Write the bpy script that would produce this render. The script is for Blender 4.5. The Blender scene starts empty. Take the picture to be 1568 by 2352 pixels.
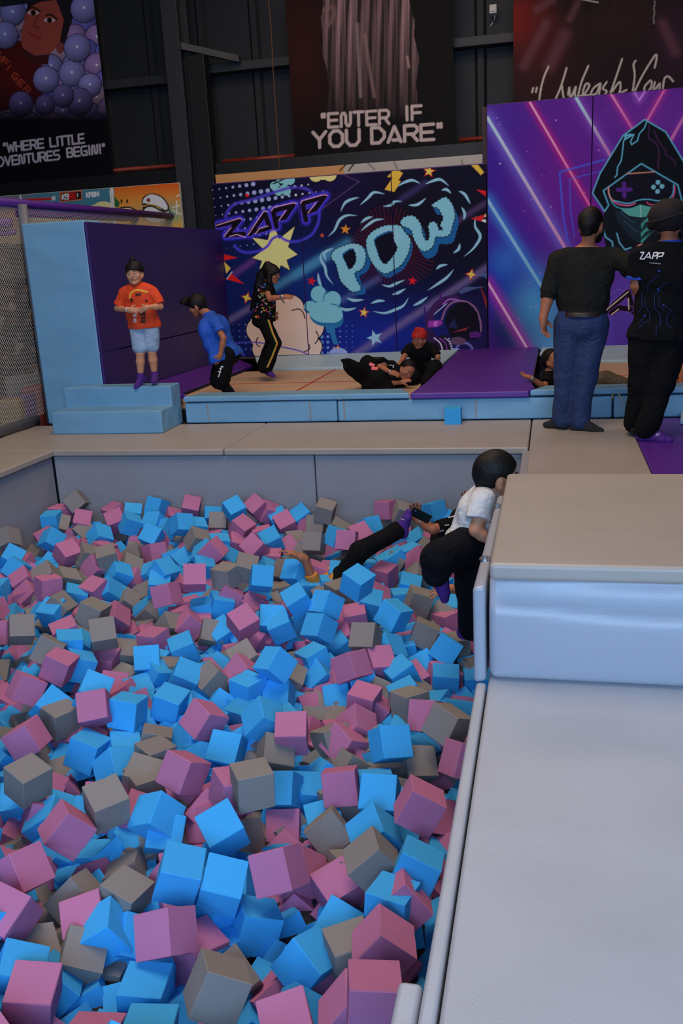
import bpy, bmesh, math, random
import numpy as np
from mathutils import Vector, Matrix
from mathutils.bvhtree import BVHTree
from mathutils.geometry import tessellate_polygon

random.seed(4)
SC = bpy.context.scene
COL = SC.collection

# ---------------------------------------------------------------- camera
IMW, IMH = 1568, 2352
_c = np.array([784., 1176.])
_D, _V = np.array([1265., 575.]), np.array([1185., 8700.])
FPX = float(np.sqrt(-np.dot(_D - _c, _V - _c)))
_y = np.array([*(_D - _c), FPX]); _y /= np.linalg.norm(_y)
_z = -np.array([*(_V - _c), FPX]); _z /= np.linalg.norm(_z)
_x = np.cross(_y, _z)
CAMR = np.stack([_x, _y, _z])                      # world <- (right, down, forward)
CAMP = np.array([0., 0., 1.44])
cam = bpy.data.cameras.new('camera'); camo = bpy.data.objects.new('camera', cam); COL.objects.link(camo)
Rb = Matrix([[CAMR[i][0], -CAMR[i][1], -CAMR[i][2]] for i in range(3)])
camo.matrix_world = Matrix.Translation(CAMP) @ Rb.to_4x4()
cam.sensor_fit = 'HORIZONTAL'; cam.sensor_width = 36.0; cam.lens = FPX / IMW * 36.0
cam.clip_start = 0.05; cam.clip_end = 100
SC.camera = camo

# ---------------------------------------------------------------- light, world, exposure
SC.view_settings.view_transform = 'Standard'; SC.view_settings.look = 'None'
SC.view_settings.exposure = 0.0; SC.view_settings.gamma = 1.0; SC.view_settings.use_curve_mapping = False
w = bpy.data.worlds.new('world'); SC.world = w; w.use_nodes = True
w.node_tree.nodes['Background'].inputs[0].default_value = (0.10, 0.12, 0.18, 1)
w.node_tree.nodes['Background'].inputs[1].default_value = 0.05
def area(name, loc, target, sx, sy, power, color):
    l = bpy.data.lights.new(name, 'AREA'); l.shape = 'RECTANGLE'; l.size = sx; l.size_y = sy
    l.energy = power; l.color = color
    o = bpy.data.objects.new(name, l); COL.objects.link(o); o.location = loc
    o.rotation_euler = (Vector(target) - Vector(loc)).to_track_quat('-Z', 'Y').to_euler()
    return o
DAY = (0.40, 0.64, 1.0)
area('daylight_opening', (0.4, -3.2, 2.4), (-0.8, 4.0, -0.4), 6.0, 3.2, 540, DAY)
area('pit_lamp', (-1.8, 3.6, 6.2), (-1.8, 3.9, 0), 3.5, 3.5, 275, (1.0, 0.80, 0.64))
area('trampoline_lamp', (-1.6, 9.0, 6.2), (-1.6, 9.6, 0), 5.0, 2.0, 125, (1.0, 0.72, 0.52))

# ---------------------------------------------------------------- pixel to place
def ray(px, py): return CAMR @ np.array([px - 784., py - 1176., FPX])
def pz(px, py, z=0.):
    d = ray(px, py); return CAMP + d * ((z - CAMP[2]) / d[2])
def pY(px, py, Y):
    d = ray(px, py); return CAMP + d * ((Y - CAMP[1]) / d[1])
def pX(px, py, X):
    d = ray(px, py); return CAMP + d * ((X - CAMP[0]) / d[0])
def proj_many(P):
    q = (P - CAMP) @ CAMR; return 784. + FPX * q[:, 0] / q[:, 2], 1176. + FPX * q[:, 1] / q[:, 2]

# ---------------------------------------------------------------- materials
def lin(c):
    c = np.asarray(c, float) / 255.
    return np.where(c <= .04045, c / 12.92, ((c + .055) / 1.055) ** 2.4)
MATS = {}
def mat(name, rgb, rough=.6, bump=0., bscale=30., var=0., vscale=3., spec=.5, metal=0., wrinkle=0., objvar=0., weave=0., coat=0., linear=False, cloth=0.):
    if name in MATS: return MATS[name]
    m = bpy.data.materials.new(name); m.use_nodes = True; nt = m.node_tree; N = nt.nodes; L = nt.links
    b = N['Principled BSDF']; col = tuple(rgb) if linear else tuple(lin(rgb))
    b.inputs['Base Color'].default_value = (*col, 1); b.inputs['Roughness'].default_value = rough
    b.inputs['Specular IOR Level'].default_value = spec; b.inputs['Metallic'].default_value = metal
    b.inputs['Coat Weight'].default_value = coat
    tc = N.new('ShaderNodeTexCoord'); src = None
    if var > 0 or objvar > 0:
        hsv = N.new('ShaderNodeHueSaturation'); hsv.inputs['Color'].default_value = (*col, 1)
        val = None
        if var > 0:
            nz = N.new('ShaderNodeTexNoise'); nz.inputs['Scale'].default_value = vscale; nz.inputs['Detail'].default_value = 5
            L.new(tc.outputs['Object'], nz.inputs['Vector'])
            mr = N.new('ShaderNodeMapRange'); mr.inputs[1].default_value = .3; mr.inputs[2].default_value = .7
            mr.inputs[3].default_value = 1 - var; mr.inputs[4].default_value = 1 + var
            L.new(nz.outputs['Fac'], mr.inputs[0]); val = mr.outputs[0]
        if objvar > 0:
            oi = N.new('ShaderNodeObjectInfo'); mr2 = N.new('ShaderNodeMapRange')
            mr2.inputs[3].default_value = 1 - objvar; mr2.inputs[4].default_value = 1 + objvar
            L.new(oi.outputs['Random'], mr2.inputs[0])
            if val is None: val = mr2.outputs[0]
            else:
                mu = N.new('ShaderNodeMath'); mu.operation = 'MULTIPLY'; L.new(val, mu.inputs[0]); L.new(mr2.outputs[0], mu.inputs[1]); val = mu.outputs[0]
        L.new(val, hsv.inputs['Value']); L.new(hsv.outputs['Color'], b.inputs['Base Color'])
    last = None
    def add_bump(sock, strength, dist):
        nonlocal last
        bp = N.new('ShaderNodeBump'); bp.inputs['Strength'].default_value = strength; bp.inputs['Distance'].default_value = dist
        L.new(sock, bp.inputs['Height'])
        if last is not None: L.new(last, bp.inputs['Normal'])
        last = bp.outputs['Normal']
    if wrinkle > 0:
        mp = N.new('ShaderNodeMapping'); mp.inputs['Scale'].default_value = (1.0, 2.2, 1.6); mp.inputs['Rotation'].default_value = (.3, .5, .6)
        L.new(tc.outputs['Object'], mp.inputs['Vector'])
        nz = N.new('ShaderNodeTexNoise'); nz.inputs['Scale'].default_value = 1.7; nz.inputs['Detail'].default_value = 1.5; nz.inputs['Distortion'].default_value = .35
        L.new(mp.outputs[0], nz.inputs['Vector']); add_bump(nz.outputs['Fac'], wrinkle, .05)
    if bump > 0:
        nz = N.new('ShaderNodeTexNoise'); nz.inputs['Scale'].default_value = bscale; nz.inputs['Detail'].default_value = 4
        L.new(tc.outputs['Object'], nz.inputs['Vector']); add_bump(nz.outputs['Fac'], bump, .01)
    if cloth > 0:
        nz = N.new('ShaderNodeTexNoise'); nz.inputs['Scale'].default_value = 9; nz.inputs['Detail'].default_value = 3; nz.inputs['Distortion'].default_value = 1.2
        L.new(tc.outputs['Object'], nz.inputs['Vector']); add_bump(nz.outputs['Fac'], cloth, .05)
    if weave > 0:
        wv = N.new('ShaderNodeTexWave'); wv.inputs['Scale'].default_value = weave; wv.bands_direction = 'X'
        L.new(tc.outputs['Object'], wv.inputs['Vector']); add_bump(wv.outputs['Fac'], .25, .004)
    if last is not None: L.new(last, b.inputs['Normal'])
    MATS[name] = m; return m
def print_mat():
    if 'print_vinyl' in MATS: return MATS['print_vinyl']
    m = bpy.data.materials.new('print_vinyl'); m.use_nodes = True; N = m.node_tree.nodes; L = m.node_tree.links
    b = N['Principled BSDF']; b.inputs['Roughness'].default_value = .6; b.inputs['Specular IOR Level'].default_value = .1
    a = N.new('ShaderNodeAttribute'); a.attribute_name = 'Col'; L.new(a.outputs['Color'], b.inputs['Base Color'])
    MATS['print_vinyl'] = m; return m

FOAMS = {'B': mat('foam_blue', (.055, .42, .86), .9, .22, 320, spec=.15, objvar=.07, linear=True),
         'P': mat('foam_pink', (.52, .18, .33), .9, .22, 320, spec=.15, objvar=.07, linear=True),
         'G': mat('foam_grey', (.265, .24, .225), .9, .22, 320, spec=.15, objvar=.07, linear=True)}
M_MAT = mat('vinyl_taupe', (168, 158, 148), .42, .12, 240, .05, 2.2, wrinkle=.10)
M_WALK = mat('vinyl_light_grey', (176, 178, 184), .40, .12, 240, .06, 2.4, wrinkle=.12)
M_PITW = mat('vinyl_slate_grey', (150, 150, 156), .5, .15, 240, .04, 2.0, wrinkle=.10)
M_BOX = mat('vinyl_silver_grey', (164, 168, 178), .33, .08, 200, .03, 2.0, wrinkle=.10)
M_BLUE = mat('vinyl_sky_blue', (118, 170, 204), .42, .12, 220, .05, 2.0, wrinkle=.9)
M_PALE = mat('vinyl_pale_blue', (176, 204, 216), .42, .12, 220, .04, 2.0, wrinkle=.25)
M_PURP = mat('vinyl_purple', (92, 40, 150), .40, .10, 220, .05, 2.0, wrinkle=.18)
M_DPURP = mat('vinyl_deep_purple', (46, 21, 98), .5, .10, 220, .04, 2.0, wrinkle=.06)
M_BED = mat('trampoline_mesh', (206, 172, 140), .7, .0, 1, .05, 2.0, weave=70)
M_RED = mat('red_stitch', (190, 60, 40), .7)
M_BLACK = mat('black_steel', (18, 18, 20), .5, .05, 40)
M_WALL = mat('charcoal_sheet', (30, 32, 36), .65, .06, 14, .08, 1.5)
M_STEEL = mat('dark_column_paint', (48, 50, 54), .55, .05, 20, .08, 2)
M_PIPE = mat('rusty_red_pipe', (150, 52, 34), .5, .2, 30, .35, 6)
M_PLY = mat('plywood', (214, 160, 104), .6, .1, 20, .08, 4)
M_CORD = mat('white_cord', (196, 190, 182), .8)
M_WHITE = mat('white_plastic', (220, 216, 206), .5)
M_METAL = mat('zinc_metal', (190, 195, 205), .3, metal=.9)
M_DARK = mat('pit_dark', (34, 36, 44), .9)
M_RAIL = mat('purple_foam_tube', (84, 34, 140), .55, .15, 120, .1, 6)
M_GTUBE = mat('grey_foam_tube', (112, 114, 124), .5, .15, 60, .1, 6)

# ---------------------------------------------------------------- mesh helpers
ORG = {}
def link(name, me, mats=None, parent=None, origin=None, smooth=False):
    o = bpy.data.objects.new(name, me); COL.objects.link(o)
    for m in (mats or []): me.materials.append(m)
    if parent is not None:
        org = ORG[parent.name]; me.transform(Matrix.Translation(-org)); o.parent = parent; ORG[o.name] = org
    else:
        org = Vector(origin) if origin is not None else Vector((0, 0, 0))
        me.transform(Matrix.Translation(-org)); o.location = org; ORG[o.name] = org
    if smooth: me.polygons.foreach_set('use_smooth', [True] * len(me.polygons))
    return o
def from_bm(name, bm, mats, parent=None, origin=None, smooth=False):
    me = bpy.data.meshes.new(name); bm.to_mesh(me); bm.free()
    if origin is None and parent is None and len(me.vertices):
        co = np.empty(len(me.vertices) * 3); me.vertices.foreach_get('co', co); co = co.reshape(-1, 3)
        origin = ((co[:, 0].min() + co[:, 0].max()) / 2, (co[:, 1].min() + co[:, 1].max()) / 2, co[:, 2].min())
    return link(name, me, mats if isinstance(mats, (list, tuple)) else [mats], parent, origin, smooth)
def wn(o):
    o.data.polygons.foreach_set('use_smooth', [True] * len(o.data.polygons))
    md = o.modifiers.new('normals', 'WEIGHTED_NORMAL'); md.keep_sharp = True; md.weight = 100
    return o
def tag(o, label, cat, group=None, kind=None):
    o['label'] = label; o['category'] = cat
    if group: o['group'] = group
    if kind: o['kind'] = kind
    return o
def root(name, loc, label, cat, group=None):
    o = bpy.data.objects.new(name, None); COL.objects.link(o); o.location = loc; o.empty_display_size = .1
    ORG[o.name] = Vector(loc); return tag(o, label, cat, group)
def structure(o): o['kind'] = 'structure'; return o
def bm_box(bm, x0, x1, y0, y1, z0, z1, mi=0):
    v = [bm.verts.new(p) for p in ((x0, y0, z0), (x1, y0, z0), (x1, y1, z0), (x0, y1, z0), (x0, y0, z1), (x1, y0, z1), (x1, y1, z1), (x0, y1, z1))]
    for f in ((3, 2, 1, 0), (4, 5, 6, 7), (0, 1, 5, 4), (1, 2, 6, 5), (2, 3, 7, 6), (3, 0, 4, 7)):
        bm.faces.new([v[i] for i in f]).material_index = mi
def bevel(bm, w, seg=3):
    if w > 0: bmesh.ops.bevel(bm, geom=list(bm.edges), offset=w, segments=seg, profile=.5, affect='EDGES', clamp_overlap=True)
def box(name, x0, x1, y0, y1, z0, z1, m, parent=None, bev=.012, seg=3):
    bm = bmesh.new(); bm_box(bm, x0, x1, y0, y1, z0, z1); bevel(bm, bev, seg)
    return wn(from_bm(name, bm, m, parent))
def prism(name, top, thick, m, parent=None, bev=.012):
    """solid slab: polygon of (x,y,z) points seen from above, given thickness straight down"""
    bm = bmesh.new(); t = [bm.verts.new(p) for p in top]; d = [bm.verts.new((p[0], p[1], p[2] - thick)) for p in top]
    n = len(top); bm.faces.new(t); bm.faces.new(d[::-1])
    for i in range(n): bm.faces.new((t[i], d[i], d[(i + 1) % n], t[(i + 1) % n]))
    bmesh.ops.recalc_face_normals(bm, faces=bm.faces[:]); bevel(bm, bev)
    return wn(from_bm(name, bm, m, parent))
def tube_bm(bm, pts, r, n=8, cap=True, mi=0):
    pts = [Vector(p) for p in pts]; rings = []
    rr = r if isinstance(r, (list, tuple)) else [r] * len(pts)
    for i, p in enumerate(pts):
        t = (pts[min(i + 1, len(pts) - 1)] - pts[max(i - 1, 0)]).normalized()
        a = Vector((0, 0, 1)) if abs(t.z) < .9 else Vector((1, 0, 0))
        u = t.cross(a).normalized(); v = t.cross(u)
        rings.append([bm.verts.new(p + (u * math.cos(2 * math.pi * k / n) + v * math.sin(2 * math.pi * k / n)) * rr[i]) for k in range(n)])
    for a, b in zip(rings, rings[1:]):
        for k in range(n): bm.faces.new((a[k], a[(k + 1) % n], b[(k + 1) % n], b[k])).material_index = mi
    if cap and n > 2:
        bm.faces.new(rings[0][::-1]).material_index = mi; bm.faces.new(rings[-1]).material_index = mi
def tube(name, pts, r, m, parent=None, n=12):
    bm = bmesh.new(); tube_bm(bm, pts, r, n); bmesh.ops.recalc_face_normals(bm, faces=bm.faces[:])
    return from_bm(name, bm, m, parent, smooth=True)
def quad_grid(name, V, nx, nz, cols, parent):
    me = bpy.data.meshes.new(name); nv = nx * nz
    me.vertices.add(nv); me.vertices.foreach_set('co', V.astype(np.float32).ravel())
    ii, jj = np.meshgrid(np.arange(nx - 1), np.arange(nz - 1)); a = (jj * nx + ii).ravel()
    q = np.stack([a, a + 1, a + 1 + nx, a + nx], 1).astype(np.int32); nf = len(q)
    me.loops.add(nf * 4); me.loops.foreach_set('vertex_index', q.ravel())
    me.polygons.add(nf); me.polygons.foreach_set('loop_start', np.arange(0, nf * 4, 4, dtype=np.int32))
    try: me.polygons.foreach_set('loop_total', np.full(nf, 4, dtype=np.int32))
    except Exception: pass
    me.update(calc_edges=True)
    at = me.color_attributes.new('Col', 'FLOAT_COLOR', 'POINT')
    at.data.foreach_set('color', np.concatenate([cols, np.ones((nv, 1))], 1).astype(np.float32).ravel())
    return link(name, me, [print_mat()], parent)

# ---------------------------------------------------------------- printed artwork painter (works on a real wall plane)
FONT = {'A': [[(0, 0), (.5, 1), (1, 0)], [(.38, .12), (.78, .12)]], 'B': [[(0, .5), (.75, .5), (.95, .66), (.95, .85), (.78, 1), (0, 1), (0, 0), (.8, 0), (1, .15), (1, .36), (.75, .5)]],
 'D': [[(0, 0), (0, 1), (.6, 1), (1, .65), (1, .35), (.6, 0), (0, 0)]], 'E': [[(1, 1), (0, 1), (0, 0), (1, 0)], [(0, .5), (.9, .5)]],
 'F': [[(1, 1), (0, 1), (0, 0)], [(0, .5), (.9, .5)]], 'G': [[(1, 1), (.25, 1), (0, .78), (0, .22), (.25, 0), (1, 0), (1, .45), (.55, .45)]],
 'H': [[(0, 0), (0, 1)], [(1, 0), (1, 1)], [(0, .5), (1, .5)]], 'I': [[(.5, 0), (.5, 1)]], 'J': [[(1, 1), (1, .2), (.8, 0), (.2, 0), (0, .2)]], 'K': [[(0, 0), (0, 1)], [(1, 1), (.05, .5), (1, 0)]],
 'L': [[(0, 1), (0, 0), (1, 0)]], 'N': [[(0, 0), (0, .75), (.15, .97), (.36, .97), (.5, .75), (.5, .25), (.64, .03), (.85, .03), (1, .25), (1, 1)]],
 'O': [[(.28, 0), (0, .25), (0, .75), (.28, 1), (.72, 1), (1, .75), (1, .25), (.72, 0), (.28, 0)]], 'P': [[(0, 0), (0, 1), (.8, 1), (1, .85), (1, .58), (.8, .42), (0, .42)]],
 'R': [[(0, 0), (0, 1), (.78, 1), (1, .85), (1, .62), (.78, .45), (.05, .45)], [(.55, .45), (1, 0)]], 'S': [[(1, 1), (.2, 1), (0, .86), (0, .64), (.2, .5), (.8, .5), (1, .36), (1, .14), (.8, 0), (0, 0)]],
 'T': [[(0, 1), (1, 1)], [(.5, 1), (.5, 0)]], 'U': [[(0, 1), (0, .28), (.28, 0), (.72, 0), (1, .28), (1, 1)]], 'V': [[(0, 1), (.5, 0), (1, 1)]],
 'W': [[(0, 1), (.22, 0), (.5, .75), (.78, 0), (1, 1)]], 'Y': [[(0, 1), (.5, .5), (1, 1)], [(.5, .5), (.5, 0)]], 'Z': [[(0, 1), (1, 1), (0, 0), (1, 0)]],
 '!': [[(.5, 1), (.5, .3)], [(.5, .06), (.5, 0)]], '"': [[(.3, 1), (.3, .78)], [(.7, 1), (.7, .78)]],
 '1': [[(.2, .8), (.5, 1), (.5, 0)]], '4': [[(.75, 0), (.75, 1), (0, .35), (1, .35)]], '6': [[(1, 1), (.2, 1), (0, .8), (0, 0), (1, 0), (1, .5), (0, .5)]],
 '8': [[(.2, .5), (0, .7), (0, 1), (1, 1), (1, .7), (.8, .5), (.2, .5), (0, .3), (0, 0), (1, 0), (1, .3), (.8, .5)]], '9': [[(0, 0), (1, 0), (1, 1), (0, 1), (0, .5), (1, .5)]]}
def glyphs(text, origin, xv, yv, gap=.28, narrow=('I', '!', '1', '"')):
    o = np.array(origin, float); xv = np.array(xv, float); yv = np.array(yv, float); out = []
    for ch in text:
        if ch == ' ': o = o + xv * .7; continue
        wd = .35 if ch in narrow else (1.25 if ch == 'W' else 1.)
        for s in FONT[ch]: out.append([o + xv * (wd * a if ch not in ('I', '!', '"') else (a - .5) * .6 + .175) + yv * b for a, b in s])
        o = o + xv * (wd + gap)
    return out
def T(ox, oy, s): return lambda *p: [(ox + x / s, oy + y / s) for x, y in p]
def smooth(pts, n=6, closed=False):
    P = [np.array(p, float) for p in pts]; N = len(P); out = []
    for i in range(N if closed else N - 1):
        a, b, c, d = (P[(i - 1) % N], P[i], P[(i + 1) % N], P[(i + 2) % N]) if closed else (P[max(i - 1, 0)], P[i], P[i + 1], P[min(i + 2, N - 1)])
        for k in range(n):
            t = k / n; out.append(.5 * ((2 * b) + (c - a) * t + (2 * a - 5 * b + 4 * c - d) * t * t + (3 * b - a - 3 * c + d) * t ** 3))
    if not closed: out.append(P[-1])
    return out
def bumpy(pts, amp, wl):
    S = smooth(pts, 8, True); out = []; L = 0
    for i, p in enumerate(S):
        q = S[(i + 1) % len(S)]; d = q - p; l = np.linalg.norm(d); L += l
        out.append(p + np.array([d[1], -d[0]]) / (l + 1e-6) * amp * (abs(math.sin(L / wl * math.pi)) - .5))
    return out
class Art:
    def __init__(s, Y, x0, x1, z0, z1, res, gain):
        s.Y = Y; s.gain = gain; s.nx = int((x1 - x0) / res) + 1; s.nz = int((z1 - z0) / res) + 1
        xs = np.linspace(x0, x1, s.nx); zs = np.linspace(z0, z1, s.nz); X, Z = np.meshgrid(xs, zs); s.xs = xs; s.zs = zs
        s.V = np.stack([X.ravel(), np.full(X.size, Y), Z.ravel()], 1); s.px, s.py = proj_many(s.V); s.C = np.zeros((X.size, 3))
    def _c(s, c): return lin(c)
    def sel(s, pts, m):
        p = np.array(pts); a = p.min(0) - m; b = p.max(0) + m
        return np.nonzero((s.px > a[0]) & (s.px < b[0]) & (s.py > a[1]) & (s.py < b[1]))[0]
    def mix(s, i, col, al):
        col = s._c(col) if np.ndim(col) == 1 else col
        s.C[i] = s.C[i] * (1 - al[:, None]) + col * al[:, None]
    @staticmethod
    def dist(x, y, pts):
        d = np.full(x.shape, 1e9)
        for (ax, ay), (bx, by) in zip(pts[:-1], pts[1:]):
            vx, vy = bx - ax, by - ay; t = np.clip(((x - ax) * vx + (y - ay) * vy) / (vx * vx + vy * vy + 1e-9), 0, 1)
            d = np.minimum(d, np.hypot(x - ax - t * vx, y - ay - t * vy))
        return d
    def poly(s, pts, col, a=1., soft=1.):
        pts = [tuple(p) for p in pts]; i = s.sel(pts, soft + 1)
        if not len(i): return
        x, y = s.px[i], s.py[i]; ins = np.zeros(len(i), bool); n = len(pts)
        for k in range(n):
            (ax, ay), (bx, by) = pts[k], pts[(k + 1) % n]
            if ay == by: continue
            ins ^= ((ay > y) != (by > y)) & (x < (bx - ax) * (y - ay) / (by - ay) + ax)
        d = s.dist(x, y, pts + pts[:1]); sd = np.where(ins, d, -d)
        s.mix(i, col, a * np.clip(sd / (1.4 * soft) + .5, 0, 1))
    def line(s, pts, w, col, a=1., glow=0.):
        pts = [tuple(p) for p in pts]; i = s.sel(pts, w + glow * 2.6 + 2)
        if not len(i): return
        d = s.dist(s.px[i], s.py[i], pts)
        al = np.exp(-(np.maximum(d - w / 2, 0) / glow) ** 2) if glow > 0 else np.clip((w / 2 - d) / 1.3 + .5, 0, 1)
        s.mix(i, col, a * al)
    def beam(s, p, q, w, glow, c0, c1, cg, a=.9, ag=.75):
        i = s.sel([p, q], glow * 3 + 2)
        if not len(i): return
        d = s.dist(s.px[i], s.py[i], [p, q]); vx, vy = q[0] - p[0], q[1] - p[1]
        t = np.clip(((s.px[i] - p[0]) * vx + (s.py[i] - p[1]) * vy) / (vx * vx + vy * vy), 0, 1)[:, None]
        s.mix(i, cg, ag * np.exp(-(d / glow) ** 2)); s.mix(i, lin(c0) * (1 - t) + lin(c1) * t, a * np.clip((w / 2 - d) / (w * .3) + .5, 0, 1))
    def circ(s, c, r, col, a=1., ry=None, soft=1.):
        i = s.sel([(c[0] - r, c[1] - (ry or r)), (c[0] + r, c[1] + (ry or r))], 2)
        if not len(i): return
        k = np.hypot((s.px[i] - c[0]) / r, (s.py[i] - c[1]) / (ry or r)); s.mix(i, col, a * np.clip((1 - k) * r / soft + .5, 0, 1))
    def blob(s, c, r, col, a=.8, ry=None):
        k = np.hypot((s.px - c[0]) / r, (s.py - c[1]) / (ry or r)); s.mix(slice(None), col, a * np.exp(-k ** 2))
    def star(s, c, r, col, n=5, rot=0., inner=.42, out=None):
        def P(rr): return [(c[0] + rr * (1 if k % 2 == 0 else inner) * math.sin(rot + math.pi * k / n), c[1] - rr * (1 if k % 2 == 0 else inner) * math.cos(rot + math.pi * k / n)) for k in range(2 * n)]
        if out is not None: s.poly(P(r * 1.35), out, .9, 1.5)
        s.poly(P(r), col)
    def text(s, t, o, xv, yv, w, col, gap=.28, a=1.):
        for g in glyphs(t, o, xv, yv, gap): s.line(g, w, col, a)
    def put(s, name, parent, i0=0, i1=None, off=0.):
        i1 = s.nx if i1 is None else i1
        idx = (np.arange(s.nz)[:, None] * s.nx + np.arange(i0, i1)[None, :]).ravel()
        V = s.V[idx].copy(); V[:, 1] += off
        return quad_grid(name, V, i1 - i0, s.nz, np.clip(s.C[idx] * s.gain, 0, .92), parent)

# ================================================================= THE ROOM
structure(box('floor', -11, 6, -6, 14, -1.42, -1.30, M_DARK, bev=0))
bm = bmesh.new()                                                       # corrugated sheet wall
xs = []; x = -11.; k = 0
while x < 6.:
    xs += [(x, 13.42), (x + .62, 13.42), (x + .66, 13.37), (x + .74, 13.37), (x + .78, 13.42)]; x += .78
prev = None
for (a, yy) in xs:
    cur = [bm.verts.new((a, yy, -1.3)), bm.verts.new((a, yy, 7)), bm.verts.new((a, yy + .05, -1.3)), bm.verts.new((a, yy + .05, 7))]
    if prev and a > prev[0].co.x:
        bm.faces.new((prev[0], cur[0], cur[1], prev[1])); bm.faces.new((prev[3], cur[3], cur[2], prev[2]))
    prev = cur
structure(from_bm('wall_back', bm, M_WALL))
structure(box('wall_left', -11.1, -11, -6, 14, -1.3, 7, M_WALL, bev=0))
structure(box('ceiling', -11, 6, -6, 13.5, 7, 7.1, M_BLACK, bev=0))
for i, (xa, xb, z) in enumerate(((-11, -5.1, 4.10), (-4.9, 6, 4.17))):
    structure(box('trim_%d' % (i + 1), xa, xb, 13.16, 13.36, z - .10, z + .02, M_STEEL, bev=.01))
structure(box('trim_3', -11, -5.12, 12.85, 13.1, 2.62, 2.82, M_BLACK, bev=.01))
structure(box('trim_4', -4.6, 6, 12.85, 13.1, 2.62, 2.86, M_BLACK, bev=.01))
cr = root('steel_column', (-4.95, 12.7, -1.3), 'tall dark steel column on the back wall behind the purple side wall', 'column')
box('flange', -5.1, -4.87, 12.6, 12.64, -1.3, 7, M_STEEL, cr, .006)
box('web', -5.0, -4.97, 12.64, 12.95, -1.3, 7, M_STEEL, cr, 0)
box('flange', -5.1, -4.87, 12.95, 12.99, -1.3, 7, M_STEEL, cr, .006)
box('side_post', -4.86, -4.60, 12.75, 12.95, -1.3, 4.24, M_BLACK, cr, .01)
prism('brace_arm', [(-4.95, 12.72, 4.42), (-4.2, 13.05, 4.24), (-4.2, 13.12, 4.24), (-4.95, 12.9, 4.42)], .09, M_STEEL, cr, .004)
for (xa, xb, z, lab) in ((-11, -5.12, 2.90, 'rusty red pipe along the back wall below the ball pit banner'), (-4.58, -3.47, 2.90, 'short rusty red pipe left of the black ENTER IF YOU DARE banner'), (-1.22, -.5, 2.93, 'short rusty red pipe right of the black ENTER IF YOU DARE banner')):
    tag(tube('pipe', [(xa, 13.12, z), (xb, 13.12, z)], .028, M_PIPE), lab, 'pipe')
# junction box, socket labels and hanging string
jb = root('junction_box', tuple(pY(1133, 30, 13.3)), 'small white electrical box high on the dark wall', 'electrical box')
a = pY(1124, 14, 13.3); b = pY(1141, 33, 13.3)
box('case', a[0], b[0], 13.22, 13.425, b[2], a[2], M_WHITE, jb, .01)
box('cover', a[0] + .02, b[0] - .02, 13.205, 13.22, b[2] + .02, a[2] - .02, M_WHITE, jb, .005)
tube('cable', [pY(1136, 34, 13.3), pY(1136, 44, 13.3), pY(1128, 56, 13.3), pY(1125, 64, 13.3)], .010, M_CORD, jb, 6)
tag(tube('hanging_string', [pY(614, -20, 12.55), pY(622, 60, 12.55), pY(627, 160, 12.55), pY(633, 250, 12.55), pY(638, 330, 12.55), pY(641, 362, 12.55), pY(642, 412, 12.55)], .007, mat('tan_string', (112, 78, 48), .8), n=6), 'thin tan string hanging down in front of the dark wall', 'string')

# ---------------------------------------------------------------- pit
structure(box('wall_pit_right', -.19, -.08, .3, 2.9, -1.3, -.07, M_PITW, bev=0))
sx = -2.0
for xa, xb, lab in ((-4.2, pY(724, 1096, 6.97)[0] - .003, 'slate grey padded panel, longer left one of the far pit wall'), (pY(724, 1096, 6.97)[0] + .003, -.13, 'slate grey padded panel, right one of the far pit wall behind the phone')):
    tag(box('pit_wall_pad', xa, xb, 6.97, 7.07, -1.3, -.062, M_PITW, bev=.014), lab, 'wall pad', 'far pit wall pads')
tag(box('pit_wall_pad', -4.3, -4.205, .3, 6.965, -1.3, -.065, M_PITW, bev=.014), 'grey padded panel lining the left side of the foam pit', 'wall pad')
tag(box('pit_wall_pad', -.2, -.09, 2.95, 6.965, -1.3, -.03, M_PITW, bev=.014), 'grey padded panel lining the right side of the pit behind the boy', 'wall pad')
tag(box('pit_wall_pad', -.243, -.206, .3, 2.94, -1.3, -.012, M_WALK, bev=.012), 'narrow pale pad edge between foam cubes and near walkway', 'wall pad')
tag(box('pit_wall_pad', -.30, -.247, .3, pz(1008, 2250, -.02)[1], -1.3, -.03, M_WALK, bev=.014), 'short pale pad end sticking out at the bottom of the walkway edge', 'wall pad')
s1 = -2.62
def floor_mat(x0, x1, y0, y1, m, lab, lip=.056):
    return tag(box('floor_mat', x0, x1, y0, y1, -lip, 0, m, bev=.014), lab, 'mat', 'padded floor mats round the pit')
floor_mat(-5.06, s1 - .003, 6.935, 8.16, M_MAT, 'taupe padded floor mat in front of the blue steps')
floor_mat(s1 + .003, -.155, 6.935, 8.16, M_MAT, 'long taupe padded floor mat with the single blue cube on it')
floor_mat(-.147, .66, 4.27, 8.16, M_MAT, 'taupe floor mat under the man in jeans')
floor_mat(-5.06, -4.165, .3, 6.93, M_MAT, 'taupe floor mat along the left pit edge under the net')
floor_mat(-.2, 2.6, .2, 4.262, M_WALK, 'large pale grey scuffed floor mat in the near right foreground')
tag(prism('floor_mat', [(.664, 4.27, 0), (2.6, 4.27, 0), (2.6, 8.16, 0), (.90, 8.16, 0), (.664, 7.56, 0)], .056, M_PURP), 'purple floor mat under the staff member in the turban', 'mat', 'padded floor mats round the pit')
tag(prism('floor_mat', [(1.05, 7.80, .055), (2.0, 7.62, .055), (2.0, 8.14, .055), (1.10, 8.14, .055)], .05, M_PALE), 'pale blue mat corner on the purple mat at the right edge', 'mat')
structure(box('floor_deck', -5.2, 2.7, 7.05, 8.2, -1.3, -.058, M_DARK, bev=0))
structure(box('floor_deck_near', -.08, 2.7, .2, 7.0, -1.3, -.058, M_DARK, bev=0))
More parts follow.
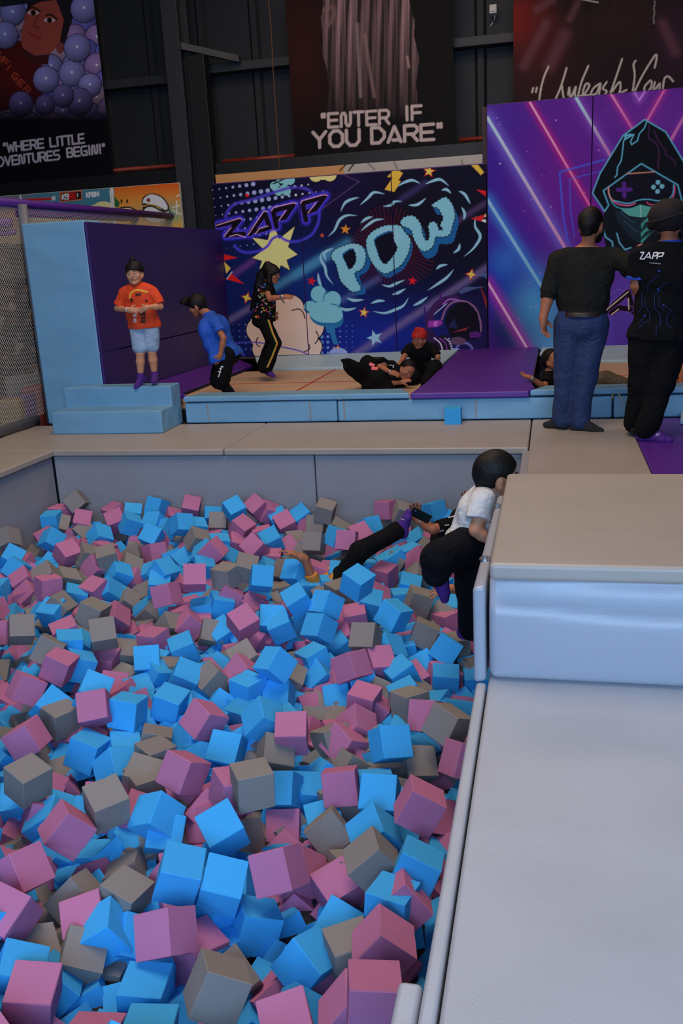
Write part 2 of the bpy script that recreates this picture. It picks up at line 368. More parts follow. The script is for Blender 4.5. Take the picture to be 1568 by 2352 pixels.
structure(box('floor_deck_left', -5.2, -4.305, .2, 7.04, -1.3, -.058, M_DARK, bev=0))
# ---------------------------------------------------------------- vaulting box
vb = root('vault_box', (.7, 3.6, 0), 'big silver grey padded vaulting box on the near walkway', 'vaulting box')
bm = bmesh.new(); bm_box(bm, -.197, 1.8, 2.935, 4.22, .001, .372); bevel(bm, .028, 4)
bmesh.ops.subdivide_edges(bm, edges=[e for e in bm.edges if e.calc_length() > .3], cuts=14, use_grid_fill=True)
for v in bm.verts:                                                     # vinyl sags away from the front upper edge
    if v.co.y < 2.97:
        h = max(0, (v.co.z - .20) / .17); u = v.co.x + .2
        dip = .275 - .045 * math.exp(-((u - .55) / .35) ** 2)
        if v.co.z > dip: v.co.y += .05 * min(1, (v.co.z - dip) / .09) ** .8
        v.co.y -= .010 * math.sin(math.pi * min(1, max(0, v.co.z / .3)))
wn(from_bm('base_block', bm, M_BOX, vb))
lid = box('top_mat', -.193, 1.8, 2.925, 4.245, .374, .434, M_MAT, vb, .018, 4)
fl = prism('side_flap', [(-.252, 2.945, .338), (-.208, 2.945, .345), (-.205, 4.2, .345), (-.236, 4.2, .335)], .36, M_BOX, vb, .018)
for (px, py) in ((1114, 1290), (1142, 1168)):
    g = pz(px, py, .333); bm = bmesh.new()
    bmesh.ops.create_cone(bm, cap_ends=True, segments=24, radius1=.023, radius2=.020, depth=.006, matrix=Matrix.Translation((g[0], g[1], g[2] + .012)))
    bmesh.ops.create_cone(bm, cap_ends=True, segments=16, radius1=.010, radius2=.008, depth=.012, matrix=Matrix.Translation((g[0], g[1], g[2] + .016)))
    from_bm('grommet', bm, M_METAL, fl)['label'] = 'shiny metal grommet'
# ---------------------------------------------------------------- trampolines
for xa, xb, z, lab in ((-3.44, pY(774, 945, 8.17)[0], .2, 'sky blue trampoline side pad right of the steps'), (pY(774, 945, 8.17)[0] + .006, pY(1405, 945, 8.17)[0], .195, 'long sky blue side pad behind the single blue cube'), (pY(1405, 945, 8.17)[0] + .012, 2.6, .195, 'sky blue side pad behind the staff member')):
    p = tag(box('side_pad', xa, xb, 8.17, 8.30, 0, z, M_BLUE, bev=.016), lab, 'pad', 'sky blue front pads of the trampolines')
    for px in (477, 712, 790, 1092):
        X = pY(px, 940, 8.17)[0]
        if xa + .02 < X < xb - .02:
            bm = bmesh.new()
            for k in range(9): tube_bm(bm, [(X - .008 + .004 * (k % 2), 8.166, .02 + .019 * k), (X + .006, 8.166, .034 + .019 * k)], .0035, 5)
            from_bm('stitching', bm, M_PLY, p)['label'] = 'tan zigzag lacing'
structure(box('floor_trampoline', -4.4, 2.7, 8.30, 13.3, -1.3, -.02, M_DARK, bev=0))
def slope_pad(y_at, lab, pts, m=M_BLUE, thick=.05, grp='padded trampoline surrounds'):
    return tag(prism('edge_pad', pts, thick, m, bev=.012), lab, 'pad', grp)
XL, XD0, XD1 = -4.26, pY(942, 910, 8.15)[0], pY(1214, 910, 8.15)[0]
slope_pad(0, 'sky blue padded front edge of the left trampoline', [(-3.44, 8.15, .262), (XD0 - .01, 8.15, .258), (XD0 - .14, 8.62, .235), (-3.44, 8.62, .235)])
slope_pad(0, 'sky blue padded front edge of the right trampoline', [(XD1 + .01, 8.15, .262), (2.6, 8.15, .262), (2.6, 8.62, .235), (XD1 + .14, 8.62, .235)])
slope_pad(0, 'broad purple pad between the two trampolines', [(XD0, 8.13, .258), (XD1, 8.13, .258), (XD1 + .05, 8.35, .262), (-.165, 8.6, .262), (-.14, 11.98, .262), (-1.15, 11.98, .262), (-1.18, 8.8, .262)], M_PURP, .055)
slope_pad(0, 'sloping purple pad at the foot of the deep purple side wall', [(-3.5, 8.36, .262), (-4.0, 9.4, .13), (-4.0, 12.0, .13), (-4.26, 12.0, .25), (-4.26, 8.36, .27)], M_PURP, .05)
slope_pad(0, 'pale blue pad below the comic mural at the back of the left trampoline', [(-3.74, 11.48, .135), (-1.33, 11.42, .135), (-1.17, 11.96, .262), (-3.95, 11.99, .25)], M_PALE, .04)
slope_pad(0, 'pale blue pad below the purple mural behind the reclining girl', [(.02, 11.4, .135), (2.6, 11.35, .135), (2.6, 11.98, .27), (-.10, 11.98, .262), (-.13, 11.6, .22)], M_PALE, .04)
for x0, x1, lab in ((-4.0, -1.2, 'tan left trampoline bed with red stitched lines'), (-.1, 2.6, 'tan right trampoline bed under the reclining girl')):
    t = root('trampoline', ((x0 + x1) / 2, 10, -.02), lab, 'trampoline', 'trampolines')
    box('bed', x0 + .06, x1 - .06, 8.5, 11.5, .085, .10, M_BED, t, .004)
    bm = bmesh.new()
    bm_box(bm, x0, x1, 8.4, 8.5, -.02, .09); bm_box(bm, x0, x1, 11.5, 11.6, -.02, .09); bm_box(bm, x0, x0 + .05, 8.5, 11.5, -.02, .11); bm_box(bm, x1 - .05, x1, 8.5, 11.5, -.02, .11)
    from_bm('frame', bm, M_BLACK, t)
    xm = (x0 + x1) / 2 + (-.10 if x0 < -3 else 0)
    for nm, pts in (('stitch_line', ((xm, 8.6), (xm, 11.45))), ('stitch_line', ((x0 + .1, 10.25), (x1 - .08, 10.25)))):
        (ax, ay), (bx, by) = pts
        box(nm, min(ax, bx) - .012, max(ax, bx) + .012, min(ay, by) - .012, max(ay, by) + .012, .100, .103, M_RED, t, 0)['label'] = 'red stitched line'
# ---------------------------------------------------------------- steps and pillar
st = bmesh.new(); sec = [(7.67, 0), (7.67, .209), (7.985, .209), (7.985, .396), (8.213, .396), (8.213, 0)]
A_ = [st.verts.new((-4.585 - (.0 if i < 2 else .02), y, z)) for i, (y, z) in enumerate(sec)]; B_ = [st.verts.new((-3.468 - (0 if i < 2 else .02), y, z)) for i, (y, z) in enumerate(sec)]
st.faces.new(A_); st.faces.new(B_[::-1])
for i in range(6): st.faces.new((A_[i], B_[i], B_[(i + 1) % 6], A_[(i + 1) % 6]))
bmesh.ops.recalc_face_normals(st, faces=st.faces[:]); bevel(st, .012)
wn(tag(from_bm('step_block', st, M_BLUE), 'sky blue padded two-step block under the boy in orange', 'steps'))
pil = box('padded_pillar', -4.955, -4.292, 8.22, 8.62, 0, 1.945, M_BLUE, bev=.02)
pil.data.transform(Matrix.Translation((0, 0, 0))); tag(pil, 'tall sky blue padded pillar beside the net', 'pillar')
# ---------------------------------------------------------------- deep purple side wall (faces the trampoline)
for (ya, yb, za, zb, lab) in ((8.225, 11.05, .70, 1.925, 'deep purple padded side wall panel, large upper one behind the boy in orange'), (11.056, 12.02, .70, 1.925, 'deep purple padded side wall panel, upper one next to the comic mural'), (8.225, 12.02, .2, .695, 'deep purple padded side wall panel, low one along the trampoline')):
    tag(box('padded_wall_panel', -4.36, -4.272, ya, yb, za, zb, M_DPURP, bev=.012), lab, 'wall pad', 'deep purple side wall pads')

# ================================================================= PRINTED MURALS AND BANNERS
GAIN = 1.75
# ---- comic mural (three padded panels)
XA, XB = -4.36, -.785
a = Art(11.958, XA, XB, .255, 2.50, .006, GAIN)
z5 = T(460, 370, 4.126); z6 = T(680, 370, 3.4087)
a.C[:] = lin((9, 10, 34))
a.blob((600, 760), 190, (14, 22, 78), .8, 120); a.blob((860, 770), 210, (18, 34, 128), .95, 90); a.blob((700, 640), 170, (14, 40, 110), .9, 90); a.blob((560, 640), 90, (10, 20, 70), .6)
a.blob((1080, 760), 70, (34, 20, 60), .7); a.blob((1010, 480), 120, (10, 9, 26), .8); a.blob((900, 560), 130, (14, 8, 24), .8); a.blob((760, 420), 90, (24, 14, 60), .7)
for p, q, w_, c1, al in ((z6((470, 1510))[0], z6((1500, 830))[0], 9, (96, 84, 130), .75), (z6((0, 890))[0], z6((400, 640))[0], 12, (52, 110, 150), .8), (z5((290, 1500))[0], z5((480, 1385))[0], 8, (92, 84, 128), .75), (z5((330, 1065))[0], z5((500, 945))[0], 8, (84, 46, 110), .8), (z6((820, 300))[0], z6((1010, 170))[0], 8, (48, 44, 90), .7), (z6((1260, 470))[0], z6((1480, 330))[0], 7, (70, 52, 92), .7), (z5((640, 1240))[0], z5((1230, 870))[0], 10, (60, 120, 160), .75), (z6((360, 1090))[0], z6((640, 920))[0], 8, (70, 90, 150), .5)):
    a.line([p, q], w_ * .3, c1, al, w_ * .8)
# half-tone dots
for r in range(8):
    for k in range(17):
        x, y = 116 + 64 * k + 10 * r, 275 + 80 * r - 9.5 * k
        rad = 5 + 2.6 * min(k, 6) if k < 9 else max(4, 20 - 2.2 * (k - 8)); rad *= max(.35, 1 - .13 * max(r - 2, 0))
        if y > 215 and (r < 4 or k < 8): a.circ(z5((x, y))[0], rad / 4.126, (136, 150, 196) if k < 12 else (190, 200, 225))
for r in range(6):
    for k in range(6): a.circ(z5((1150 + 58 * k, 1560 + 52 * r))[0], max(1.0, (17 - 3.0 * k) / 4.126), (84, 120, 176))
for r in range(5):
    for k in range(4): a.circ(z5((310 + 60 * k, 1550 + 58 * r))[0], (4 + 3 * k) / 4.126, (60, 96, 150))
# blue-green cloud at the top, cream cloud
for c, r in (((700, 235), 40), ((780, 190), 60), ((850, 180), 45), ((740, 290), 38), ((815, 285), 42)): a.circ(z5(c)[0], r / 4.126, (112, 172, 176))
a.poly(z5((735, 205), (790, 215), (760, 240)), (12, 12, 30)); a.line(z5((690, 215), (740, 195), (800, 165)), 3, (12, 12, 30))
for c in ((1095, 130), (1160, 118), (1225, 125)): a.circ(z5((c[0], c[1] + 8))[0], 74 / 4.126, (14, 12, 30)); 
for c in ((1095, 130), (1160, 112), (1225, 125)): a.circ(z5(c)[0], 66 / 4.126, (206, 184, 120))
# arrow outline
a.line(z5((1330, 120), (1505, 195), (1130, 470)), 2.6, (72, 50, 96), .8)
# red rays round the big letters
for k in range(64):
    t = 2 * math.pi * k / 64; c0 = z6((720, 690))[0]; r0, r1 = 50, 76 + 30 * (math.sin(3 * t) * .4 + .5)
    if math.sin(t) > -.35 or True:
        a.line([(c0[0] + 1.08 * r0 * math.cos(t), c0[1] + r0 * math.sin(t)), (c0[0] + 1.08 * r1 * math.cos(t), c0[1] + r1 * math.sin(t))], 2.2, (96, 16, 32), .5)
def puff(pts, w_=5., col=(124, 172, 194)):
    S = smooth(pts, 8); n = len(S); up = [];dn = []
    for i, p in enumerate(S):
        q = S[min(i + 1, n - 1)] - S[max(i - 1, 0)]; nn = np.array([q[1], -q[0]]) / (np.linalg.norm(q) + 1e-6); h = w_ * math.sin(math.pi * (i + .25) / (n - .5))
        up.append(p + nn * h * .5); dn.append(p - nn * h * .5)
    a.poly(up + dn[::-1], col)
for pts in (((348, 395), (380, 330), (430, 300), (492, 285)), ((500, 345), (560, 290), (610, 245), (692, 258)), ((680, 355), (740, 345), (770, 318), (825, 315)), ((250, 590), (300, 540), (340, 460), (400, 425), (478, 428)), ((505, 485), (550, 450), (598, 436)), ((505, 548), (560, 500), (620, 462), (690, 455)), ((880, 345), (950, 340), (1015, 290)), ((790, 200), (850, 165), (910, 150), (970, 175)), ((1010, 180), (1070, 155), (1130, 145), (1195, 195)), ((1138, 228), (1175, 222), (1212, 252)), ((1272, 234), (1320, 262), (1362, 335)), ((1295, 360), (1318, 410), (1312, 460)), ((1405, 430), (1400, 510), (1440, 590), (1390, 680), (1312, 748)), ((1095, 848), (1130, 820), (1185, 810)), ((1030, 1012), (1110, 960), (1180, 910), (1232, 848)), ((1280, 645), (1270, 690), (1228, 720)), ((670, 968), (730, 980), (790, 955), (850, 930)), ((750, 1045), (800, 1030), (856, 998)), ((585, 1115), (640, 1095), (695, 1095)), ((600, 1175), (690, 1190), (770, 1165), (840, 1130), (878, 1070)), ((915, 1132), (970, 1105), (1030, 1062)), ((395, 1070), (450, 1090), (530, 1085)), ((330, 1140), (390, 1165), (470, 1150)), ((210, 705), (190, 760), (225, 830), (240, 900), (290, 965)), ((290, 680), (220, 720), (235, 780)), ((170, 875), (180, 940), (200, 990))):
    puff(z6(*pts), 6.5)
# POW
Po = ((275, 750), (300, 700), (345, 675), (400, 655), (450, 648), (505, 662), (535, 705), (543, 750), (530, 810), (500, 850), (455, 875), (470, 930), (500, 985), (495, 1012), (440, 1020), (400, 990), (350, 935), (330, 870), (310, 800)); Ph = ((370, 745), (400, 712), (445, 692), (465, 730), (465, 790), (420, 848), (392, 800))
Oo = ((552, 620), (590, 560), (670, 515), (740, 503), (810, 508), (850, 560), (890, 610), (885, 680), (865, 740), (820, 810), (760, 850), (700, 878), (650, 855), (600, 800), (560, 715)); Oh = ((618, 625), (680, 578), (755, 558), (765, 620), (790, 680), (760, 740), (700, 805), (660, 770), (638, 705))
Wo = ((820, 475), (850, 440), (910, 430), (950, 460), (975, 505), (985, 565), (1008, 618), (1035, 620), (1045, 572), (1037, 505), (1065, 477), (1098, 492), (1115, 540), (1150, 535), (1130, 500), (1152, 450), (1135, 405), (1108, 365), (1062, 350), (1110, 312), (1165, 285), (1200, 312), (1225, 355), (1240, 430), (1220, 505), (1200, 570), (1150, 592), (1090, 592), (1075, 650), (1040, 692), (990, 702), (950, 660), (920, 600), (905, 545), (870, 520), (830, 503))
for o_, off in ((Po, (40, 25)), (Oo, (18, 34)), (Wo, (30, 58))):
    for k in (1., .66, .33): a.poly(bumpy(z6(*[(x + off[0] * k, y + off[1] * k) for x, y in o_]), 2.4, 9), (22, 84, 138))
for o_, h_ in ((Po, Ph), (Oo, Oh), (Wo, None)):
    B_ = bumpy(z6(*o_), 2.6, 9); a.line(B_ + B_[:1], 3.5, (8, 10, 26)); a.poly(B_, (112, 172, 188))
    if h_: a.poly(bumpy(z6(*[(x * .55 + .45 * np.mean([p[0] for p in o_]), y * .5 + .5 * np.min([p[1] for p in o_]) + 12) for x, y in o_]), 2, 9), (134, 178, 200), .45, 5)
    if h_:
        a.poly(bumpy(z6(*[(x - 8, y - 10) for x, y in h_]), 2.4, 9), (22, 84, 138)); a.poly(bumpy(z6(*h_), 2.4, 9), (10, 9, 28))
# stars, bolt, triangles
a.star(z6((385, 535))[0], 12, (206, 124, 40), rot=.1); a.star(z6((203, 582))[0], 5.5, (206, 80, 34)); a.star(z6((120, 940))[0], 11, (184, 22, 28), rot=.2); a.star(z6((910, 938))[0], 11, (190, 20, 28), rot=.1)
for c, r, n in (((1040, 80), 12, 5), ((1370, 888), 11, 4), ((530, 1185), 10, 5), ((322, 1478), 10, 5)): a.star(z6(c)[0], r, (222, 178, 84), n, .15, out=(176, 30, 28))
a.star(z5((440, 1295))[0], 11, (214, 176, 70), 4, .3, out=(160, 40, 30)); a.star(z6((615, 1385))[0], 19, (128, 168, 192), rot=-.3)
a.poly(z6((775, 55), (835, 95), (800, 150), (818, 158), (768, 242), (692, 222), (755, 128), (712, 124)), (222, 158, 56))
a.poly(z6((1335, -5), (1395, -5), (1470, 88), (1445, 110)), (214, 160, 60))
for P_ in (((1408, 222), (1505, 235), (1505, 292)), ((1365, 450), (1478, 418), (1450, 472))): a.poly(z6(*P_), (186, 28, 32))
a.poly(z6((1478, 415), (1505, 405), (1505, 440), (1470, 438)), (214, 178, 110)); a.poly(z6((1452, 470), (1505, 490), (1505, 465), (1462, 455)), (214, 206, 200))
for P_, c in ((((225, 883), (352, 915), (225, 942)), (186, 24, 24)), (((225, 955), (287, 1015), (245, 1066)), (206, 166, 60)), (((297, 1070), (416, 1166), (240, 1118)), (186, 24, 24)), (((245, 1118), (300, 1045), (306, 1050), (252, 1120)), (200, 190, 190))): a.poly(z5(*P_), c)
a.poly(z5((425, 320), (440, 300), (450, 318), (466, 322), (452, 340), (430, 340)), (190, 26, 26))
# starburst and big cream cloud
sb = ((488, 725), (640, 750), (668, 640), (715, 655), (745, 738), (893, 622), (830, 815), (920, 885), (815, 937), (847, 1032), (762, 985), (748, 1022), (650, 985), (560, 1020), (585, 945), (493, 917), (602, 840))
B_ = z5(*sb); a.line(B_ + B_[:1], 3, (10, 10, 28)); a.poly(B_, (214, 192, 122))
cl = []
for c, r in (((850, 1400), 130), ((1020, 1560), 150), ((1060, 1760), 90), ((760, 1420), 130), ((720, 1600), 260), ((560, 1600), 122), ((600, 1780), 105), ((800, 1760), 250), ((980, 1780), 160)): cl.append((z5(c)[0], r / 4.126))
for c, r in cl: a.circ(c, r + 2.6, (10, 10, 22))
for c, r in cl: a.circ(c, r, (196, 168, 152))
for P_ in (((868, 1415), (935, 1402), (975, 1440), (990, 1492)), ((1095, 1612), (1118, 1660), (1110, 1700), (1085, 1730)), ((545, 1672), (528, 1715), (540, 1745), (562, 1756)), ((765, 1310), (780, 1325), (795, 1345)), ((1030, 1740), (1035, 1775), (1015, 1795), (985, 1805))): a.line(smooth(z5(*P_)), 2.6, (14, 12, 22))
# turquoise tree cloud
for c, rx, ry in (((110, 1140), 50, 45), ((175, 1045), 62, 66), ((285, 1088), 66, 68), ((235, 1190), 130, 95), ((290, 1230), 80, 70)): a.circ(z6((c[0], c[1] + 10))[0], rx / 3.4, (30, 96, 140), 1, ry / 3.4)
for c, rx, ry in (((110, 1135), 48, 40), ((175, 1040), 60, 62), ((285, 1083), 64, 64), ((230, 1180), 128, 85), ((285, 1205), 80, 62)): a.circ(z6(c)[0], rx / 3.4, (106, 170, 184), 1, ry / 3.4)
a.poly(z6((225, 1290), (300, 1290), (305, 1350), (330, 1440), (290, 1430), (265, 1350), (240, 1340)), (36, 100, 150)); a.line(smooth(z6((212, 1075), (225, 1040), (245, 1018))), 2.4, (30, 90, 130)); a.line(smooth(z6((270, 1120), (310, 1125), (345, 1150))), 2.4, (30, 90, 130))
# neon loops and the ZAPP lettering
a.line(smooth(z5((240, 530), (262, 470), (330, 405), (450, 375), (600, 330), (750, 280), (880, 250), (1000, 262), (1075, 315))), 2.8, (64, 54, 170), .9, 2.2)
a.line(smooth(z5((1128, 470), (1118, 580), (1060, 690), (960, 748), (870, 765), (800, 745), (740, 712), (680, 740), (640, 800), (580, 842), (500, 862), (420, 865), (360, 840), (325, 800))), 2.8, (58, 52, 176), .95, 2.0)
a.line(smooth(z5((330, 1722), (500, 1716), (640, 1735), (760, 1760), (900, 1788), (980, 1815), (1040, 1845))), 2.8, (64, 56, 160)); a.line(smooth(z5((330, 1800), (390, 1810), (415, 1850))), 6, (50, 44, 150))
ZP = [((165, 612), (365, 562), (250, 704), (410, 690)), ((470, 690), (612, 500), (655, 628), (530, 668)), ((722, 620), (690, 475), (880, 415), (800, 535), (735, 545)), ((1000, 560), (968, 402), (1180, 330), (1090, 455), (1020, 480))]
for g in ZP: a.line(z5(*g), 15, (54, 46, 190), .95, 4.5)
for g in ZP: a.line(z5(*g), 13.5, (120, 80, 190), .55)
for g in ZP: a.line(z5(*g), 11.5, (14, 8, 22))
for g in (((150, 610), (375, 540), (395, 550)), ((222, 715), (290, 632)), ((275, 715), (345, 695), (425, 722)), ((450, 700), (600, 475), (640, 480)), ((520, 690), (560, 640), (640, 615)), ((675, 470), (690, 440), (880, 395), (905, 402)), ((745, 560), (810, 470)), ((950, 400), (965, 375), (1170, 318), (1200, 325)), ((1020, 490), (1095, 395))): a.line(z5(*g), 2.0, (206, 150, 180))
# headphones
a.line(smooth(z6((1035, 1300), (1060, 1190), (1120, 1110), (1200, 1078), (1260, 1085))), 16, (52, 24, 74)); a.line(smooth(z6((1140, 1240), (1170, 1160), (1230, 1105), (1320, 1098), (1400, 1150), (1440, 1250), (1445, 1330))), 4, (120, 84, 120)); a.line(smooth(z6((1150, 1120), (1200, 1082), (1270, 1090))), 3, (150, 90, 180))
a.poly(z6((1160, 1250), (1190, 1170), (1260, 1110), (1340, 1105), (1420, 1190), (1440, 1330), (1400, 1400), (1210, 1390)), (12, 8, 18), .95)
for y in range(9): a.line(z6((1080 + 10 * y, 1200 - 9 * y), (1100 + 10 * y, 1180 - 8 * y)), 2, (150, 150, 180), .8)
a.poly(z6((1035, 1250), (1130, 1245), (1150, 1270), (1105, 1300), (1030, 1300)), (130, 44, 140)); a.poly(z6((1080, 1255), (1110, 1255), (1100, 1295), (1070, 1290)), (170, 90, 180))
a.poly(z6((1020, 1330), (1080, 1330), (1110, 1420), (1190, 1440), (1240, 1520), (1000, 1520)), (40, 22, 60)); a.circ(z6((1150, 1450))[0], 20, (24, 16, 36), 1, 26)
for k in range(3): a.line(smooth(z6((1080 + 40 * k, 1385), (1130 + 40 * k, 1430), (1150 + 35 * k, 1510))), 3 - .6 * k, ((180, 160, 205), (120, 50, 140), (160, 140, 180))[k])
for k in range(6): a.line(z6((1185 + 7 * k, 1395 + 18 * k), (1200 + 6 * k, 1390 + 19 * k)), 2, (170, 170, 190))
a.line(smooth(z6((1240, 1510), (1270, 1440), (1330, 1425), (1375, 1460), (1380, 1510))), 5, (96, 92, 160)); a.poly(z6((1355, 1345), (1400, 1330), (1450, 1350), (1440, 1380), (1360, 1385)), (76, 30, 104))
a.poly(z6((1185, 1300), (1240, 1230), (1260, 1310)), (30, 34, 74)); a.poly(z6((1220, 1340), (1345, 1300), (1330, 1325)), (120, 40, 44)); a.poly(z6((1210, 1380), (1290, 1375), (1250, 1440)), (60, 44, 66)); a.circ(z6((1270, 1410))[0], 17, (84, 60, 84), 1, 9)
a.line(z6((1130, 1030), (1128, 1090)), 5, (60, 24, 96)); a.line(z6((1005, 1150), (1010, 1250)), 4, (50, 24, 90)); a.poly(z6((1435, 965), (1505, 1110), (1505, 1180), (1480, 1130)), (110, 30, 34)); a.poly(z6((1270, 1020), (1330, 985), (1480, 985), (1400, 1000), (1290, 1040)), (66, 84, 130), .8); a.poly(z6((1380, 895), (1505, 870), (1505, 935), (1470, 905)), (70, 90, 140), .8)
for c in ((1250, 910), (870, 1510), (310, 1500), (350, 1495)): a.circ(z6((c[0], 1520))[0], 16, (128, 144, 196))
seams = [pY(695, 600, 11.96)[0], pY(903.5, 600, 11.96)[0]]; cut = [0] + [int(np.searchsorted(a.xs, s)) for s in seams] + [a.nx - 1]
for k, lab in enumerate(('padded comic mural panel with neon ZAPP lettering and cream starburst', 'padded comic mural panel with the blue letters P and O of POW', 'padded comic mural panel with W of POW and purple headphones')):
    x0, x1 = a.xs[cut[k]] + .004, a.xs[cut[k + 1]] - .004
    p = tag(box('padded_wall_panel', x0 - .002, x1 + .002, 11.962, 12.06, .245, 2.512, mat('panel_purple_edge', (70, 34, 110), .5), bev=.01), lab, 'wall panel', 'comic mural panels')
    i0, i1 = cut[k] + 1, cut[k + 1]
    a.put('printed_artwork', p, i0, i1)
# boards behind
b_ = Art(12.148, -4.36, -.80, 2.46, 2.635, .012, GAIN); b_.C[:] = lin((168, 122, 78))
tl = pY(790, 385, 12.15)[0]; b_.C[b_.V[:, 0] > tl] = lin((150, 144, 136))
for p, q, w_ in (((780, 392), (800, 372), 3), ((800, 392), (816, 372), 3), ((845, 375), (860, 390), 2), ((905, 372), (912, 388), 2), ((1060, 368), (1062, 380), 2)): b_.line([p, q], w_, (24, 22, 22))
p = tag(box('backing_board', -4.36, -.80, 12.152, 12.19, .2, 2.635, M_PLY, bev=.004), 'tan board edge showing above the comic mural', 'board'); b_.put('printed_edge', p)
tag(box('backing_board', pY(1107, 300, 12.14)[0], .4, 12.14, 12.2, -.02, pY(1107, 246, 12.14)[2], mat('maroon_board', (58, 30, 44), .6), bev=.004), 'dark maroon board edge left of the purple mural', 'board')

# ---- purple mural with the hooded gamer (padded panels)
z7 = T(1080, 200, 3.213)
a = Art(11.938, -.775, 2.2, .23, 3.16, .0072, GAIN)
a.C[:] = lin((72, 28, 122))
a.blob((1130, 420), 120, (40, 26, 130), .9, 200); a.blob((1290, 430), 110, (92, 26, 126), .8, 160); a.blob((1150, 640), 90, (14, 26, 150), .95, 100); a.blob((1170, 760), 60, (10, 12, 60), .9, 60); a.blob((1240, 700), 62, (64, 140, 190), .95, 70); a.blob((1265, 790), 50, (76, 150, 196), .7, 50); a.blob((1160, 600), 36, (50, 120, 190), .5, 40); a.blob((1440, 720), 90, (84, 74, 180), .8, 110); a.blob((1380, 640), 50, (90, 40, 140), .6); a.blob((1500, 260), 130, (98, 38, 136), .7, 70); a.blob((1130, 270), 70, (58, 36, 130), .6, 40)
rs = np.random.RandomState(3)
for k in range(70): a.circ((1120 + 460 * rs.rand(), 240 + 560 * rs.rand()), .6 + 1.6 * rs.rand() ** 3, ((170, 160, 220), (180, 110, 190))[k % 2], .85)
for p, q, w_, g_, c0, c1, cg in (((125, 225), (700, 1190), 7, 17, (150, 190, 200), (188, 124, 158), (96, 84, 180)), ((440, 115), (890, 890), 4.5, 10, (222, 150, 176), (226, 90, 150), (150, 24, 110)), ((780, 80), (1040, 520), 7, 14, (140, 190, 200), (170, 92, 150), (110, 60, 160)), ((1040, 55), (1190, 300), 4.5, 9, (214, 130, 170), (180, 90, 150), (150, 40, 130)), ((1440, 5), (1305, 245), 4.5, 9, (200, 90, 150), (190, 100, 160), (150, 40, 130)), ((1575, 220), (1480, 390), 7, 12, (170, 96, 160), (180, 96, 150), (110, 40, 140)), ((1190, 10), (1245, 95), 5, 9, (150, 90, 180), (180, 120, 200), (120, 60, 160)), ((1310, 0), (1245, 95), 5, 9, (150, 90, 180), (180, 120, 200), (120, 60, 160)), ((125, 830), (560, 1530), 7, 15, (130, 170, 220), (110, 170, 210), (50, 110, 190)), ((128, 1440), (432, 1950), 5, 14, (226, 160, 190), (220, 170, 190), (150, 40, 150)), ((1640, 900), (1900, 1400), 7, 15, (150, 190, 200), (188, 124, 158), (96, 84, 180))):
    a.beam(z7(p)[0], z7(q)[0], w_, g_, c0, c1, cg)
a.line(z7((722, 1150), (685, 960), (657, 628), (990, 535)), 4.2, (58, 76, 190), .9); a.line(z7((768, 1110), (738, 900), (732, 680), (960, 620)), 2.4, (58, 76, 190), .9)
a.line(z7((1000, 1560), (1090, 1490), (1230, 1560)), 1.6, (110, 100, 190), .7); a.poly(z7((1050, 1600), (1240, 1500), (1240, 1900), (1060, 1940)), (70, 30, 130), .4, 8)
hood = ((1285, 240), (1440, 330), (1570, 545), (1690, 760), (1590, 920), (1565, 860), (1530, 722), (1260, 565), (980, 765), (1020, 870), (990, 918), (900, 782), (955, 640), (1125, 360))
a.poly(z7((985, 900), (1010, 870), (980, 765), (1260, 565), (1530, 722), (1565, 870), (1640, 1300), (1420, 1330), (1180, 1215), (1000, 1190), (975, 1060)), (14, 17, 26))
H_ = z7(*hood); a.poly(H_, (9, 11, 17)); a.line(H_ + H_[:1], 3.2, (76, 150, 178)); 
a.poly(z7((1020, 760), (1160, 640), (1360, 628), (1500, 720), (1492, 800), (1440, 838), (1300, 826), (1235, 836), (1150, 868), (1050, 830)), (14, 13, 26))
a.line(smooth(z7((1018, 745), (1022, 790), (1045, 835), (1100, 866), (1165, 874), (1215, 858))), 3., (196, 84, 140)); a.line(smooth(z7((1024, 790), (1050, 860), (1110, 895), (1200, 895), (1250, 870))), 2.6, (60, 140, 160)); a.line(smooth(z7((1018, 735), (1026, 800), (1060, 845))), 1.6, (222, 150, 90)); a.line(smooth(z7((1500, 720), (1492, 790), (1450, 832), (1380, 838), (1300, 828), (1235, 836), (1160, 858), (1060, 838))), 2.4, (80, 160, 190)); a.line(smooth(z7((1508, 730), (1500, 800), (1455, 845), (1390, 862), (1330, 868), (1300, 850))), 2.6, (190, 60, 120)); a.line(z7((1150, 640), (1360, 625)), 2.2, (196, 130, 110))
a.line(z7((1088, 758), (1182, 756)), 9, (74, 32, 120)); a.line(z7((1134, 712), (1136, 806)), 9, (74, 32, 120))
for c in ((1383, 703), (1350, 738), (1413, 733), (1380, 770)): a.circ(z7(c)[0], 5.4, (100, 166, 180))
a.poly(z7((1110, 905), (1180, 895), (1255, 868), (1330, 885), (1400, 885), (1330, 950), (1255, 962), (1170, 950)), (74, 146, 136)); a.line(z7((1256, 872), (1257, 960)), 1.6, (150, 186, 180))
a.poly(z7((1060, 900), (1170, 960), (1255, 975), (1255, 1160), (1180, 1110), (1090, 1000)), (20, 34, 46)); a.poly(z7((1258, 975), (1400, 900), (1430, 1000), (1258, 1165)), (24, 46, 54))
for P_ in (((1258, 1010), (1340, 935), (1320, 985), (1285, 1000), (1262, 1050)), ((1258, 1075), (1370, 975), (1345, 1040), (1290, 1070), (1258, 1110)), ((1258, 1130), (1330, 1075), (1258, 1160))): a.poly(z7(*P_), (56, 138, 126))
for P_ in (((1100, 920), (1190, 990), (1215, 1000)), ((1130, 980), (1200, 1050), (1240, 1070))): a.line(z7(*P_), 2, (40, 70, 90))
